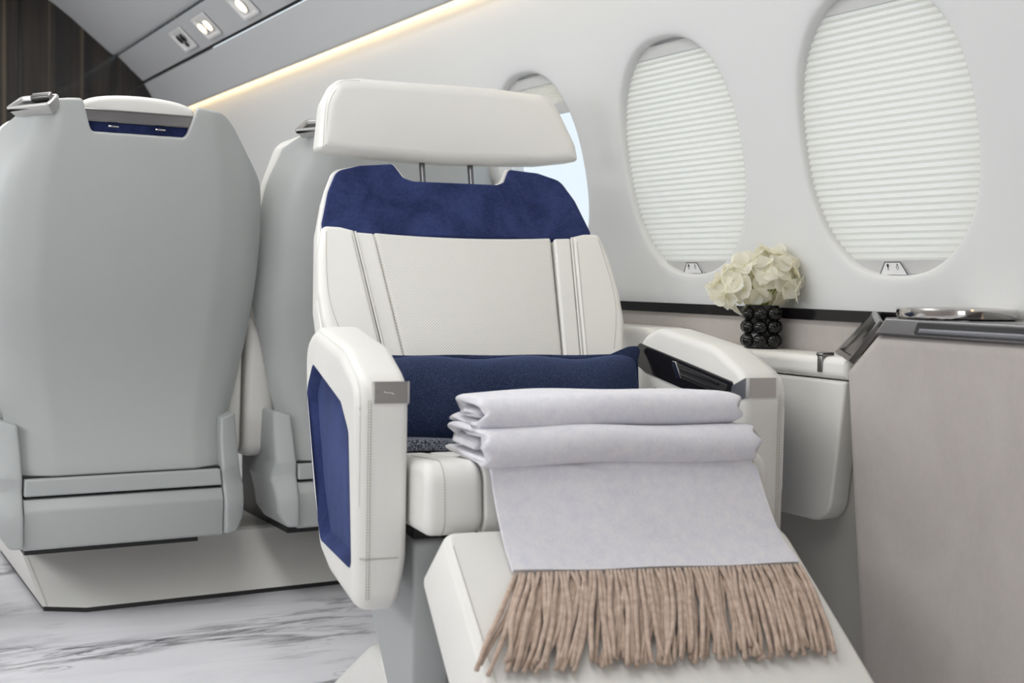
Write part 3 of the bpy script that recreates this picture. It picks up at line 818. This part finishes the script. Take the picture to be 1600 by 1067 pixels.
# --- seat cushion: two side bolsters and a centre
def cush(name, x0, x1, rx, mat_=LEATHER, parent=seat):
    pr_ = fillet([(-0.090, 0.437), (0.43, 0.415), (0.43, 0.495), (0.10, 0.527), (-0.080, 0.5435)], [0.030, 0.02, 0.02, 0, 0.034], 7)
    V_, F_ = slab(pr_, x0, x1, rx, lambda a, b, c: (c, a, b), 6)
    return obj(name, V_, F_, mat_, parent)
cush('seat_bolster', -0.272, -0.188, 0.014); cush('seat_bolster', 0.188, 0.272, 0.014)
cush('seat_center', -0.187, 0.187, 0.004)
for s in (-1, 1):
    pr_ = inset(fillet([(-0.090, 0.437), (0.43, 0.415), (0.43, 0.495), (0.10, 0.527), (-0.080, 0.5435)], [0.030, 0.02, 0.02, 0, 0.034], 7), -0.0004)
    ln = [Vector((s * 0.246, a, b)) for a, b in pr_ if a < 0.12]
    ln.sort(key=lambda q: math.atan2(q.z - 0.47, -(q.y - 0.12)))
    stitches('stitching', [ln], seat)
# --- leg rest
LT = Vector((0, -0.835, -0.55)); LN = Vector((0, -0.55, 0.835)); LO_ = Vector((0, -0.108, 0.452))
def lfn(a, b, c): return Vector((a, 0, 0)) + LO_ + LT * b + LN * c
lp = fillet([(-0.254, 0.0), (0.270, 0.0), (0.268, 0.37), (-0.262, 0.37)], [0.018, 0.05, 0.05, 0.03], 6)
def lfl(a, b, c):
    k = min(1.0, max(0.0, -c / 0.06))
    return lfn(a - (0.020 * k if a < -0.2 else 0.0) + (0.008 * k if a > 0.2 else 0.0), b + (0.006 * k if b < 0.03 else 0), c)
V, F = slab(lp, -0.105, 0.0, 0.010, lfl, 6, r0=0.03)
lg = obj('leg_rest', V, F, LEATHER, seat)
stitches('stitching', [[lfn(-0.247 - 0.006 * t, t, 0.0006) for t in (0.03, 0.34)]], lg)
# --- pedestal
for s in (-1, 1):
    pl = fillet([(0.02, 0.41), (0.40, 0.41), (0.37, 0.295), (0.24, 0.205), (0.14, 0.13), (0.11, 0.0), (0.02, 0.0)], 0.01, 3)
    V, F = slab(pl, s * 0.262, s * 0.205, 0.006, lambda a, b, c: (c, a, b), 3)
    obj('pedestal_leg', V, F, RAIL, seat)
V, F = slab(fillet([(0.16, 0.0), (0.16, 0.15), (0.23, 0.185), (0.32, 0.175), (0.62, 0.02), (0.62, 0.0)], [0, 0.04, 0.03, 0.06, 0.01, 0], 5), -0.262, 0.262, 0.02, lambda a, b, c: (c, a, b), 5)
obj('pedestal_cover', V, F, LEATHER, seat)
V, F = box(-0.255, 0.255, 0.045, 0.40, 0.34, 0.425)
obj('underframe', V, F, MATBLACK, seat)

# ------------------------------------------------------------------ navy lumbar pillow
pil = tag(empty('lumbar_pillow', SO, -TH), 'long navy wool lumbar pillow lying on the lounge seat', 'pillow')
PC = Vector((-0.008, 0.350, 0.576)); PB = Vector((0, 0.40, 0.9165)); PN = Vector((0, -0.9165, 0.40))
PW, PH, PT = 0.268, 0.090, 0.070
def pil_pt(a, b, side):
    # outline with drawn-in edges and small ears at the corners
    x = PW * a * (1 - 0.035 * (1 - b * b)); y = PH * b * (1 - 0.03 * (1 - a * a))
    h = PT * (max(0, 1 - abs(a) ** 5)) ** 0.5 * (max(0, 1 - abs(b) ** 2.3)) ** 0.55
    h *= 1 + 0.05 * math.sin(7 * a + 2 * b) + 0.03 * math.sin(13 * a - 3 * b)
    w_ = 0.004 * math.sin(9 * a) * b
    return PC + Vector((x, 0, 0)) + PB * (y + w_) + PN * (h * side * (1.0 if side > 0 else 0.55))
def pil_half(side):
    nx, ny = 44, 20; V_ = []; F_ = []
    def sp_(t): return math.sin(t * PI / 2) if True else t
    for j in range(ny + 1):
        for i in range(nx + 1):
            V_.append(pil_pt(sp_(2 * i / nx - 1), sp_(2 * j / ny - 1), side))
    for j in range(ny):
        for i in range(nx):
            a = j * (nx + 1) + i; F_.append((a, a + 1, a + nx + 2, a + nx + 1))
    return V_, F_
obj('front_cover', *pil_half(1), WOOL, pil, sharp=180)
bc = obj('back_cover', *pil_half(-1), TWEED, pil, sharp=180); bc['label'] = 'flecked tweed back'
def flange(w1, lift):
    out = []; edge = []
    n = 30
    for k in range(n): edge.append((-1 + 2 * k / n, -1))
    for k in range(10): edge.append((1, -1 + 2 * k / 10))
    for k in range(n): edge.append((1 - 2 * k / n, 1))
    for k in range(10): edge.append((-1, 1 - 2 * k / 10))
    r_ = []
    for s, h in ((0.985, 0.0035), (1.0, 0.003), (w1, 0.002), (w1 + 0.004, 0.0), (w1, -0.002), (0.985, -0.0035)):
        ring = []
        for a, b in edge:
            cnr = abs(a) ** 8 * abs(b) ** 8
            ww = PW * a + (s - 1) * 0.18 * a * (1 + 0.35 * cnr)
            hh = PH * b + (s - 1) * 0.18 * b * (1 + 0.6 * cnr)
            wob = lift * math.sin(11 * a + 5 * b) * (s - 0.985) * 10
            ring.append(PC + Vector((ww * (1 - 0.035 * (1 - b * b)), 0, 0)) + PB * hh + PN * (h + wob))
        r_.append(ring)
    return loft(r_ + [r_[0]], False, False)
obj('flange', *flange(1.025, 0.004), WOOL, pil, sharp=60)
V, F = slab(fillet([(0.205, 0.045), (0.262, 0.070), (0.283, 0.112), (0.250, 0.106), (0.20, 0.088)], [0.01, 0.01, 0.008, 0.02, 0.01], 4), -0.004, 0.005, 0.002, lambda a, b, c: PC + Vector((a, 0, 0)) + PB * b + PN * (c + 0.012 * math.sin(40 * (a - 0.2))), 3, grid=0.008)
obj('corner_ear', V, F, WOOL, pil)
V, F = slab(fillet([(-0.262, 0.205), (0.258, 0.195), (0.258, 0.33), (-0.262, 0.33)], 0.012, 3), 0.5085, 0.528, 0.003, lambda a, b, c: (a, b, c + 0.08 * (0.30 - b) + 0.003 * math.sin(23 * a)), 3, grid=0.02)
obj('tweed_edge', V, F, TWEED, pil)

# ------------------------------------------------------------------ folded throw
thr = tag(empty('folded_throw', SO, -TH), 'folded lavender grey cashmere throw with taupe fringe hanging over the leg rest', 'blanket')
def ribbon(path, th):
    P = [Vector(p) for p in path]; n = len(P); L, R_ = [], []
    for i in range(n):
        t = (P[min(i + 1, n - 1)] - P[max(i - 1, 0)]).normalized()
        nn_ = Vector((-t.y, t.x)); L.append(P[i] + nn_ * th / 2); R_.append(P[i] - nn_ * th / 2)
    # rounded free ends
    return L + [P[-1] + (P[-1] - P[-2]).normalized() * th * 0.3] + R_[::-1] + [P[0] + (P[0] - P[1]).normalized() * th * 0.3]
def arc(cx_, cz_, r, a0, a1, n=10):
    return [(cx_ + r * math.cos(math.radians(a0 + (a1 - a0) * k / n)), cz_ + r * math.sin(math.radians(a0 + (a1 - a0) * k / n))) for k in range(n + 1)]
def fold_mesh(path, th, u0, u1, seed, amp=0.0022, nu=52):
    rnd = random.Random(seed)
    ph = [rnd.uniform(0, 6.28) for _ in range(6)]
    ends = ((0.0, 0.35), (0.0012, 0.62), (0.0035, 0.85), (0.007, 1.0))
    cols = [(u0 + d, k) for d, k in ends] + [(u0 + 0.012 + (u1 - u0 - 0.024) * i / nu, 1.0) for i in range(nu + 1)] + [(u1 - d, k) for d, k in ends[::-1]]
    rings = []
    for u_, k in cols:
        rg = ribbon(path, th * k)
        cz_ = sum(p.y for p in rg) / len(rg)
        f = (u_ - u0) / (u1 - u0); ring = []
        e = 0.006 * (1 if f < 0.5 else -1) * (abs(2 * f - 1) ** 14)
        for j, p in enumerate(rg):
            wz = amp * (math.sin(11 * u_ + ph[0] + p.x * 14) + 0.6 * math.sin(27 * u_ + ph[1] + p.x * 22))
            wy = amp * 1.2 * math.sin(15 * u_ + ph[2] + p.y * 40)
            ed = e * math.sin(p.x * 60 + p.y * 210 + ph[3])
            sq = 1.0 - 0.07 * (abs(2 * f - 1) ** 8)
            ring.append(Vector((u_ + ed, p.x + wy, cz_ + (p.y - cz_) * sq + wz)))
        rings.append(ring)
    return loft(rings)
# cross-sections in (y,z); the camera side is -y
th_ = 0.0135
up_path = [(0.050, 0.592)] + [(0.03, 0.592), (-0.02, 0.592), (-0.062, 0.592)] + arc(-0.075, 0.6100, 0.0180, -90, -270, 12) + [(-0.04, 0.6280), (0.005, 0.6265)] + arc(0.012, 0.6175, 0.0090, 90, -90, 8) + [(-0.02, 0.6085), (-0.055, 0.6090)]
lo_path = [(0.060, 0.540), (0.03, 0.541), (-0.06, 0.5415)] + arc(-0.098, 0.5625, 0.0215, -90, -270, 12) + [(-0.05, 0.583), (0.01, 0.5825), (0.032, 0.5800)] + arc(0.036, 0.5712, 0.0085, 90, -90, 8) + [(0.02, 0.5615), (-0.06, 0.5620)]
obj('upper_fold', *fold_mesh(up_path, th_, -0.196, 0.210, 3), CASH, thr, sharp=70)
obj('lower_fold', *fold_mesh(lo_path, th_, -0.200, 0.229, 5), CASH, thr, sharp=70)
# the hanging end
dp = [(0.02, 0.5415), (-0.05, 0.5420), (-0.095, 0.5400)] + arc(-0.098, 0.524, 0.016, 90, 165, 6) + [(-0.1175, 0.512), (-0.131, 0.486), (-0.148, 0.459), (-0.167, 0.4345), (-0.184, 0.4185), (-0.199, 0.4065)]
dpath = smooth_line(dp, 3)
def drape():
    nu = 64; th = 0.006; rings = []
    n = len(dpath)
    P = [Vector((p[0], p[1])) for p in dpath]
    for i in range(nu + 1):
        f = i / nu; ring = []
        for sgn in (1, -1):
            idx = range(n) if sgn == 1 else range(n - 1, -1, -1)
            for k in idx:
                t = (P[min(k + 1, n - 1)] - P[max(k - 1, 0)]).normalized(); nn_ = Vector((t.y, -t.x))
                g = k / (n - 1)
                ul = -0.192 + 0.010 * g; ur = 0.205 + 0.044 * g
                u_ = ul + (ur - ul) * f
                wv = 0.0022 * math.sin(9 * u_ + 14 * g) * g * (1 - 0.5 * g) + 0.0016 * math.sin(31 * u_ - 9 * g) * g
                wv += 0.0035 * math.exp(-((f - 0.15 - 0.5 * g) / 0.05) ** 2) * g * (1 - g) * 2
                q = P[k] - nn_ * 0 + nn_ * (-(th / 2) * sgn)
                off_ = -nn_ * (wv + 0.002) + t * ((-0.007 + 0.017 * f) * g)
                ring.append(Vector((u_, q.x + off_.x * (-1 if False else 1), q.y + off_.y)))
        rings.append(ring)
    return loft(rings)
obj('draped_end', *drape(), CASH, thr, sharp=70)
# fringe: every tassel a part of the throw
rnd = random.Random(11)
NT = 70
tass = []
for layer in range(2):
    for k in range(NT):
        f = (k + 0.5 + 0.25 * layer + rnd.uniform(-0.15, 0.15)) / NT
        if f > 1: continue
        us = -0.182 + 0.431 * f
        ue = -0.252 + 0.470 * f + rnd.gauss(0, 0.012)
        le = 0.156 + rnd.uniform(-0.012, 0.010) - (0.006 if layer else 0)
        h0 = 0.004 + 0.006 * (1 - layer); h1 = 0.004 + rnd.uniform(0, 0.006) + 0.005 * (1 - layer)
        b0 = 0.099 + 0.016 * f
        bend = rnd.gauss(0, 0.006); ph = rnd.uniform(0, 6.28)
        pts = []; rr = []
        for s in range(10):
            t = s / 9
            uu = us + (ue - us) * (t ** 1.15) + bend * math.sin(PI * t) + 0.0012 * math.sin(9 * t + ph)
            pts.append(lfn(uu, b0 + le * t, h0 + (h1 - h0) * t + 0.003 * math.sin(PI * t) + 0.0018))
            rr.append(0.0029 + 0.0013 * math.sin(PI * min(1, t * 1.1)) + (0.0006 if s == 9 else 0) + 0.00025 * math.sin(s * 2.6 + ph))
        tass.append(obj('tassel', *tube(pts, rr, 6), FRINGE, thr, sharp=180))

# ------------------------------------------------------------------ vase and flowers
VP_ = Vector((1.541, 1.812, 0.6822))
vase = tag(empty('bubble_vase', VP_), 'small gloss black bubble vase standing on the white side ledge', 'vase')
obj('body', *lathe([(0.0005, 0.001), (0.030, 0.001), (0.031, 0.004), (0.027, 0.012), (0.026, 0.03), (0.0265, 0.05), (0.027, 0.068), (0.031, 0.078), (0.029, 0.079), (0.0235, 0.070), (0.022, 0.02), (0.0005, 0.015)], 32), VASEM, vase)
sv, sf = sphere((0, 0, 0), 0.0128, 18, 12)
sph_me = None
for r in range(3):
    for k in range(7):
        t = 2 * PI * k / 7 + 0.35
        p = Vector((0.0265 * math.cos(t), 0.0265 * math.sin(t), 0.0145 + 0.0245 * r))
        if sph_me is None:
            o = obj('bubble', sv, sf, VASEM, vase, sharp=180); sph_me = o.data
        else:
            o = bpy.data.objects.new('bubble', sph_me); COL.objects.link(o); o.parent = vase
        o.location = p
flo = tag(empty('hydrangea_bouquet', VP_ + Vector((0, 0, 0.07))), 'ivory white hydrangea bunch standing in the black vase', 'flowers')
# petal meshes
def petal_mesh(seed):
    r_ = random.Random(seed); nx, ny = 8, 8; V_, F_ = [], []
    cup = r_.uniform(0.05, 0.30); tip = r_.uniform(-0.10, 0.25); rf = r_.uniform(0, 6)
    for j in range(ny + 1):
        t = j / ny
        wd = 0.06 + 0.46 * math.sin(PI * min(1.0, t ** 0.85 * 0.97)) ** 0.65 if j else 0.05
        for i in range(nx + 1):
            s = 2 * i / nx - 1
            x = wd * s; y = t - 0.10 * s * s * t * t
            z = cup * (x * x) * 2.2 + 0.22 * t - tip * t * t + 0.035 * math.sin(4 * s + rf) * t * t + 0.02 * math.cos(9 * s + rf) * t ** 3
            V_.append(Vector((x, y, z)))
    for j in range(ny):
        for i in range(nx):
            a = j * (nx + 1) + i; F_.append((a, a + 1, a + nx + 2, a + nx + 1))
    me = bpy.data.meshes.new('petal'); me.from_pydata([tuple(v_) for v_ in V_], [], F_)
    me.polygons.foreach_set('use_smooth', [True] * len(F_)); me.materials.append(PETAL); return me
PET = [petal_mesh(i) for i in range(7)]
hv_, hf_ = sphere((0, 0, 0), 0.0022, 8, 6)
heart_me = None
rnd = random.Random(5)
dirs = []
NFL = 46
for k in range(NFL):
    zc_ = 1 - 1.55 * (k + 0.5) / NFL; r_ = math.sqrt(max(0, 1 - zc_ * zc_)); t = k * 2.399963
    dirs.append(Vector((r_ * math.cos(t), r_ * math.sin(t), zc_)))
RX = Vector((0.87, -0.49, 0))
for d in dirs:
    d = (d + Vector((rnd.gauss(0, .1), rnd.gauss(0, .1), rnd.gauss(0, .1)))).normalized()
    lat = d.dot(RX); dep = d - RX * lat
    ext = 0.070 if lat > -0.2 else 0.078
    # lumpy cluster, wider than tall
    pos = RX * lat * ext + Vector((dep.x * 0.036, dep.y * 0.036, d.z * 0.054 + 0.047)) 
    pos = Vector((pos.x, pos.y, pos.z - 0.047)) * rnd.uniform(0.72, 1.12) + Vector((0, 0, 0.050 - 0.010 * (lat < -0.4)))
    if pos.x + VP_.x > 1.578: pos.x = 1.578 - VP_.x
    if heart_me is None:
        f_ = obj('floret', hv_, hf_, CREAM, flo, sharp=180); heart_me = f_.data
    else:
        f_ = bpy.data.objects.new('floret', heart_me); COL.objects.link(f_); f_.parent = flo
    q = d.to_track_quat('Z', 'Y')
    f_.location = pos; f_.rotation_mode = 'QUATERNION'; f_.rotation_quaternion = q
    npt = rnd.choice((4, 4, 5)); a0 = rnd.uniform(0, 6.28)
    for j in range(npt):
        sz = rnd.uniform(0.024, 0.033)
        po = bpy.data.objects.new('petal', rnd.choice(PET)); COL.objects.link(po); po.parent = f_
        rz = a0 + 2 * PI * j / npt + rnd.uniform(-.2, .2); rx = rnd.uniform(-0.35, 0.75)
        po.matrix_local = Matrix.Rotation(rz, 4, 'Z') @ Matrix.Rotation(rx, 4, 'X') @ Matrix.Diagonal((sz, sz, sz, 1))
for k in range(9):
    a = 2 * PI * k / 9; rr_ = rnd.uniform(0.02, 0.05)
    e_ = RX * (math.cos(a) * rr_) + Vector((0.2 * math.sin(a) * rr_, 0.6 * math.sin(a) * rr_, 0.045))
    pts = [Vector((0.004 * math.cos(a), 0.004 * math.sin(a), -0.05)), Vector((0.008 * math.cos(a), 0.008 * math.sin(a), 0.005)), e_]
    obj('stem', *tube(smooth_line(pts, 4), 0.0014, 6), STEM, flo)

# ------------------------------------------------------------------ the two seats seen from behind
def curve1(pts, z):
    if z <= pts[0][0]: return pts[0][1]
    if z >= pts[-1][0]: return pts[-1][1]
    n = len(pts)
    def slope(i):
        i0, i1 = max(i - 1, 0), min(i + 1, n - 1)
        return (pts[i1][1] - pts[i0][1]) / (pts[i1][0] - pts[i0][0])
    for i in range(n - 1):
        if z <= pts[i + 1][0]:
            h = pts[i + 1][0] - pts[i][0]; t = (z - pts[i][0]) / h
            return (2 * t ** 3 - 3 * t * t + 1) * pts[i][1] + (t ** 3 - 2 * t * t + t) * h * slope(i) + (3 * t * t - 2 * t ** 3) * pts[i + 1][1] + (t ** 3 - t * t) * h * slope(i + 1)
def y_back(z):
    pts = [(0.33, 2.950), (0.40, 2.972), (0.46, 2.985), (0.53, 2.989), (0.60, 2.980), (0.68, 2.957), (0.76, 2.928), (0.90, 2.883), (1.05, 2.84), (1.20, 2.80)]
    return curve1(pts, z) - 2.95
def w_back(z):
    pts = [(0.33, 0.260), (0.46, 0.268), (0.54, 0.288), (0.66, 0.306), (0.80, 0.3135), (0.92, 0.310), (1.02, 0.297), (1.10, 0.267), (1.2, 0.25)]
    return curve1(pts, z)
def top_back(x):
    # height of the shell's upper edge across the back, with the headrest notch
    ax = abs(x)
    if ax < 0.094: return 1.096
    if ax < 0.104: return 1.096 + 0.008 * ((ax - 0.094) / 0.010) ** 2
    if ax < 0.122: return 1.104 + 0.058 * (ax - 0.104) / 0.018
    if x < 0:
        if ax < 0.22: return 1.162 - 0.004 * (ax - 0.122) / 0.098
        return 1.158 - 0.055 * ((ax - 0.22) / 0.078) ** 2
    if ax < 0.19: return 1.162 - 0.004 * (ax - 0.122) / 0.068
    return 1.158 - 0.15 * ((ax - 0.19) / 0.11) ** 2.2
def make_back_seat():
    root = empty('club_seat', (0.658, 2.95, 0.0))
    # shell
    xs = []
    for a, b, n in ((-0.298, -0.2, 12), (-0.2, -0.124, 6), (-0.124, -0.092, 10), (-0.092, 0.092, 14), (0.092, 0.124, 10), (0.124, 0.2, 6), (0.2, 0.298, 12)):
        xs += [a + (b - a) * k / n for k in range(n)]
    xs.append(0.298)
    nz = 34; V_, F_ = [], []
    zlow = 0.345
    for x in xs:
        zt = top_back(x)
        for j in range(nz + 1):
            z = zlow + (zt - zlow) * j / nz
            sc = w_back(z) / 0.298
            ax = abs(x)
            crease = 0.0
            wrap = 0.0
            if ax > 0.185:
                t = (ax - 0.185) / 0.113
                wz = 1.0 if z > 0.80 else max(0.45, 1 - (0.80 - z) * 2.2)
                wrap = (0.038 * t + 0.085 * t ** 4) * wz if x < 0 else 0.030 * t + 0.034 * t ** 4
            if x < 0 and z < 0.74: sc *= 1 - 0.07 * min(1.0, (0.74 - z) / 0.12)
            xx = x * sc
            # keep the notch vertical walls where they are
            if ax < 0.13: xx = x
            elif ax < 0.185: xx = x * (1 + (sc - 1) * (ax - 0.13) / 0.055)
            V_.append(Vector((xx, y_back(z) + wrap, z)))
    n1_ = nz + 1
    for i in range(len(xs) - 1):
        for j in range(nz):
            a = i * n1_ + j; F_.append((a, a + n1_, a + n1_ + 1, a + 1))
    sh = obj('back_shell', V_, F_, SHELL, root, sharp=60)
    so = sh.modifiers.new('thickness', 'SOLIDIFY'); so.thickness = 0.016
    so.offset = -1 if sum(p.normal.y * p.area for p in sh.data.polygons) < 0 else 1
    bv = sh.modifiers.new('edge', 'BEVEL'); bv.width = 0.004; bv.segments = 3; bv.limit_method = 'ANGLE'; bv.angle_limit = math.radians(50)
    # side covers at the foot of the back
    for s in (-1, 1):
        pl_ = fillet([(s * 0.2235, 0.192), (s * 0.2235, 0.285), (s * 0.222, 0.335), (s * 0.224, 0.405), (s * 0.228, 0.458), (s * 0.268, 0.470), (s * 0.270, 0.40), (s * 0.270, 0.345), (s * 0.280, 0.305), (s * 0.272, 0.225), (s * 0.252, 0.192)],
                     [0.002, 0, 0.05, 0.04, 0.006, 0.006, 0.05, 0.05, 0.02, 0.02, 0.015], 4)
        def cf(a, b, c, s=s):
            bulge = -0.022 * max(0.0, min(1.0, (0.31 - b) / 0.05)) if b < 0.31 else 0.0
            t = max(0.0, (abs(a) - 0.222) / 0.06)
            return (a, c + bulge + 0.030 * t * t + (y_back(max(b, 0.345)) if b > 0.3 else 0.0), b)
        o = obj('side_cover', *slab(pl_, 0.16, -0.010, 0.006, cf, 4, grid=0.015), RAIL, root)
    # filler strip and skirt panel
    o = obj('filler_strip', *slab(fillet([(-0.220, 0.304), (0.220, 0.304), (0.218, 0.341), (-0.218, 0.341)], 0.003, 3), 0.05, -0.004, 0.004, lambda a, b, c: (a, c - 0.25 * (0.341 - b), b), 3), RAIL, root)
    prof_ = fillet([(0.06, 0.185), (-0.014, 0.185), (-0.020, 0.272), (-0.006, 0.297), (0.06, 0.297)], [0.004, 0.008, 0.014, 0.004, 0.002], 5)
    obj('skirt_panel', *slab(prof_, -0.2215, 0.2215, 0.002, lambda a, b, c: (c, a, b), 2), SHELL, root)
    V_, F_ = box(-0.225, 0.225, 0.012, 0.10, 0.20, 0.345); obj('inner_frame', V_, F_, MATBLACK, root)
    # back cushion, suede and headrest on the far side of the shell
    cp_ = fillet([(-0.27, 0.46), (0.27, 0.46), (0.296, 0.60), (0.300, 0.85), (0.286, 1.02), (0.260, 1.115), (0.18, 1.150), (0.13, 1.150), (0.11, 1.085), (-0.11, 1.085), (-0.13, 1.150), (-0.18, 1.150), (-0.262, 1.115), (-0.290, 1.02), (-0.300, 0.85), (-0.296, 0.60)],
                 [0.03, 0.03, 0.05, 0.08, 0.05, 0.04, 0.03, 0.02, 0.02, 0.02, 0.02, 0.03, 0.04, 0.05, 0.08, 0.05], 5)
    obj('back_cushion', *slab(cp_, 0.122, 0.205, 0.026, lambda a, b, c: (a, c + y_back(b), b), 5, grid=0.03), LEATHER, root)
    obj('suede_panel', *slab(fillet([(-0.13, 1.02), (0.13, 1.02), (0.13, 1.135), (-0.13, 1.135)], 0.01, 3), 0.022, 0.05, 0.004, lambda a, b, c: (a, c + y_back(b), b), 3), BLUE, root)['label'] = 'navy suede strip under the headrest'
    hpoly = fillet([(-0.118, 1.124), (0.118, 1.124), (0.123, 1.146)] + [(0.121 * math.cos(PI * k / 16) if k else 0.1215, 1.150 + 0.030 * math.sin(PI * k / 16) ** 0.75) for k in range(1, 16)] + [(-0.123, 1.146)], 0.004, 3)
    hh_ = obj('headrest', *slab(hpoly, 0.020, 0.13, 0.012, lambda a, b, c: (a, c + y_back(b), b), 5), LEATHER, root)
    obj('headrest_back', *slab(fillet([(-0.117, 1.119), (0.117, 1.119), (0.123, 1.146), (-0.123, 1.146)], 0.006, 3), 0.010, 0.024, 0.003, lambda a, b, c: (a, c + y_back(b), b), 3), GUN, hh_)
    for x in (-0.055, 0.045):
        V_, F_ = rbox(x - 0.011, x + 0.011, 0.004 + y_back(1.11), 0.012 + y_back(1.11), 1.109, 1.1125, 0.001, 2); obj('post_catch', V_, F_, POLISH, hh_)
    # release handle on the left shoulder
    hp_ = fillet([(-0.060, -0.018), (0.044, -0.018), (0.056, 0.020), (-0.036, 0.024)], [0.006, 0.008, 0.008, 0.014], 5)
    HM = Matrix.Translation((-0.2185, y_back(1.15) + 0.0175, 1.1495)) @ Matrix.Rotation(math.radians(-38), 4, 'Z') @ Matrix.Rotation(math.radians(42), 4, 'X') @ Matrix.Rotation(math.radians(-6), 4, 'Y')
    inn_ = inset(hp_, 0.0075)
    rg_ = [[Vector((q[0], q[1], c)) for q in p] for p, c in ((inset(hp_, 0.008), -0.026), (inset(hp_, 0.001), -0.004), (hp_, 0.001), (inset(hp_, 0.002), 0.003), (inset(hp_, 0.006), 0.003), (inn_, 0.001), (inset(inn_, 0.003), -0.006))]
    hd = obj('release_handle', *loft(rg_), CHROME, root, sharp=35); hd.matrix_local = HM
    V_, F_ = slab(inset(inn_, 0.002), -0.0055, -0.004, 0.0006, ident, 2); obj('recess', V_, F_, MATBLACK, hd)
    V_, F_ = rbox(-0.006, 0.040, 0.004, 0.020, -0.003, 0.009, 0.003); obj('lever', V_, F_, GUN, hd)
    # arms, seat cushion and pedestal on the far side
    for s in (-1, 1):
        ap = fillet([(0.13, 0.345), (0.58, 0.33), (0.60, 0.60), (0.50, 0.645), (0.20, 0.700), (0.11, 0.69)], [0.04, 0.04, 0.05, 0.06, 0.06, 0.05], 5)
        obj('armrest', *slab(ap, s * 0.225, s * 0.309, 0.018, lambda a, b, c: (c, a, b), 5), LEATHER, root)
    obj('seat_cushion', *slab(fillet([(0.12, 0.36), (0.66, 0.38), (0.66, 0.50), (0.12, 0.47)], 0.03, 5), -0.222, 0.222, 0.02, lambda a, b, c: (c, a, b), 5), LEATHER, root)
    V_, F_ = box(-0.20, 0.20, 0.12, 0.50, 0.148, 0.36); obj('pedestal', V_, F_, MATBLACK, root)
    return root
sa = make_back_seat()
tag(sa, 'grey shell seat seen from behind at the left edge', 'seat', 'club seats seen from behind')
sb = copy_tree(sa); sb.location = (1.287, 2.95, 0.0)
tag(sb, 'grey shell seat from behind, half hidden by the lounge seat', 'seat', 'club seats seen from behind')

# leather plinth under both
pn = tag(empty('seat_plinth', (1.0, 3.4, 0)), 'long white leather plinth on the floor under the two grey seats', 'plinth')
PO = Vector(pn.location)
bot = [(0.506, 3.125), (0.596, 3.071), (1.53, 3.080), (1.53, 3.85), (0.506, 3.85)]
topp = [(0.470, 3.205), (0.545, 3.190), (1.53, 3.200), (1.53, 3.85), (0.482, 3.85)]
rg = []
for z, t, ins in ((0.012, 0.0, 0.0), (0.125, 0.93, 0.0), (0.140, 0.985, 0.003), (0.146, 1.0, 0.012)):
    p = [Vector(a).lerp(Vector(b), t) for a, b in zip(bot, topp)]
    p = inset([tuple(q) for q in p], ins) if ins else p
    rg.append([Vector((q[0], q[1], z)) - PO for q in p])
obj('leather_cover', *loft(rg), LEATHER, pn, sharp=25)
rg = [[Vector((q[0], q[1], z)) - PO for q in inset(bot, 0.004)] for z in (0.0, 0.012)]
obj('shadow_gap_base', *loft(rg), MATBLACK, pn)
a0, a1 = Vector((0.506, 3.125, 0.012)), Vector((0.4725, 3.199, 0.125))
stitches('stitching', [[a0 - PO + Vector((0.010, -0.0065, 0.0)), a1 - PO + Vector((0.0085, -0.004, 0))]], pn, rad=0.0008)
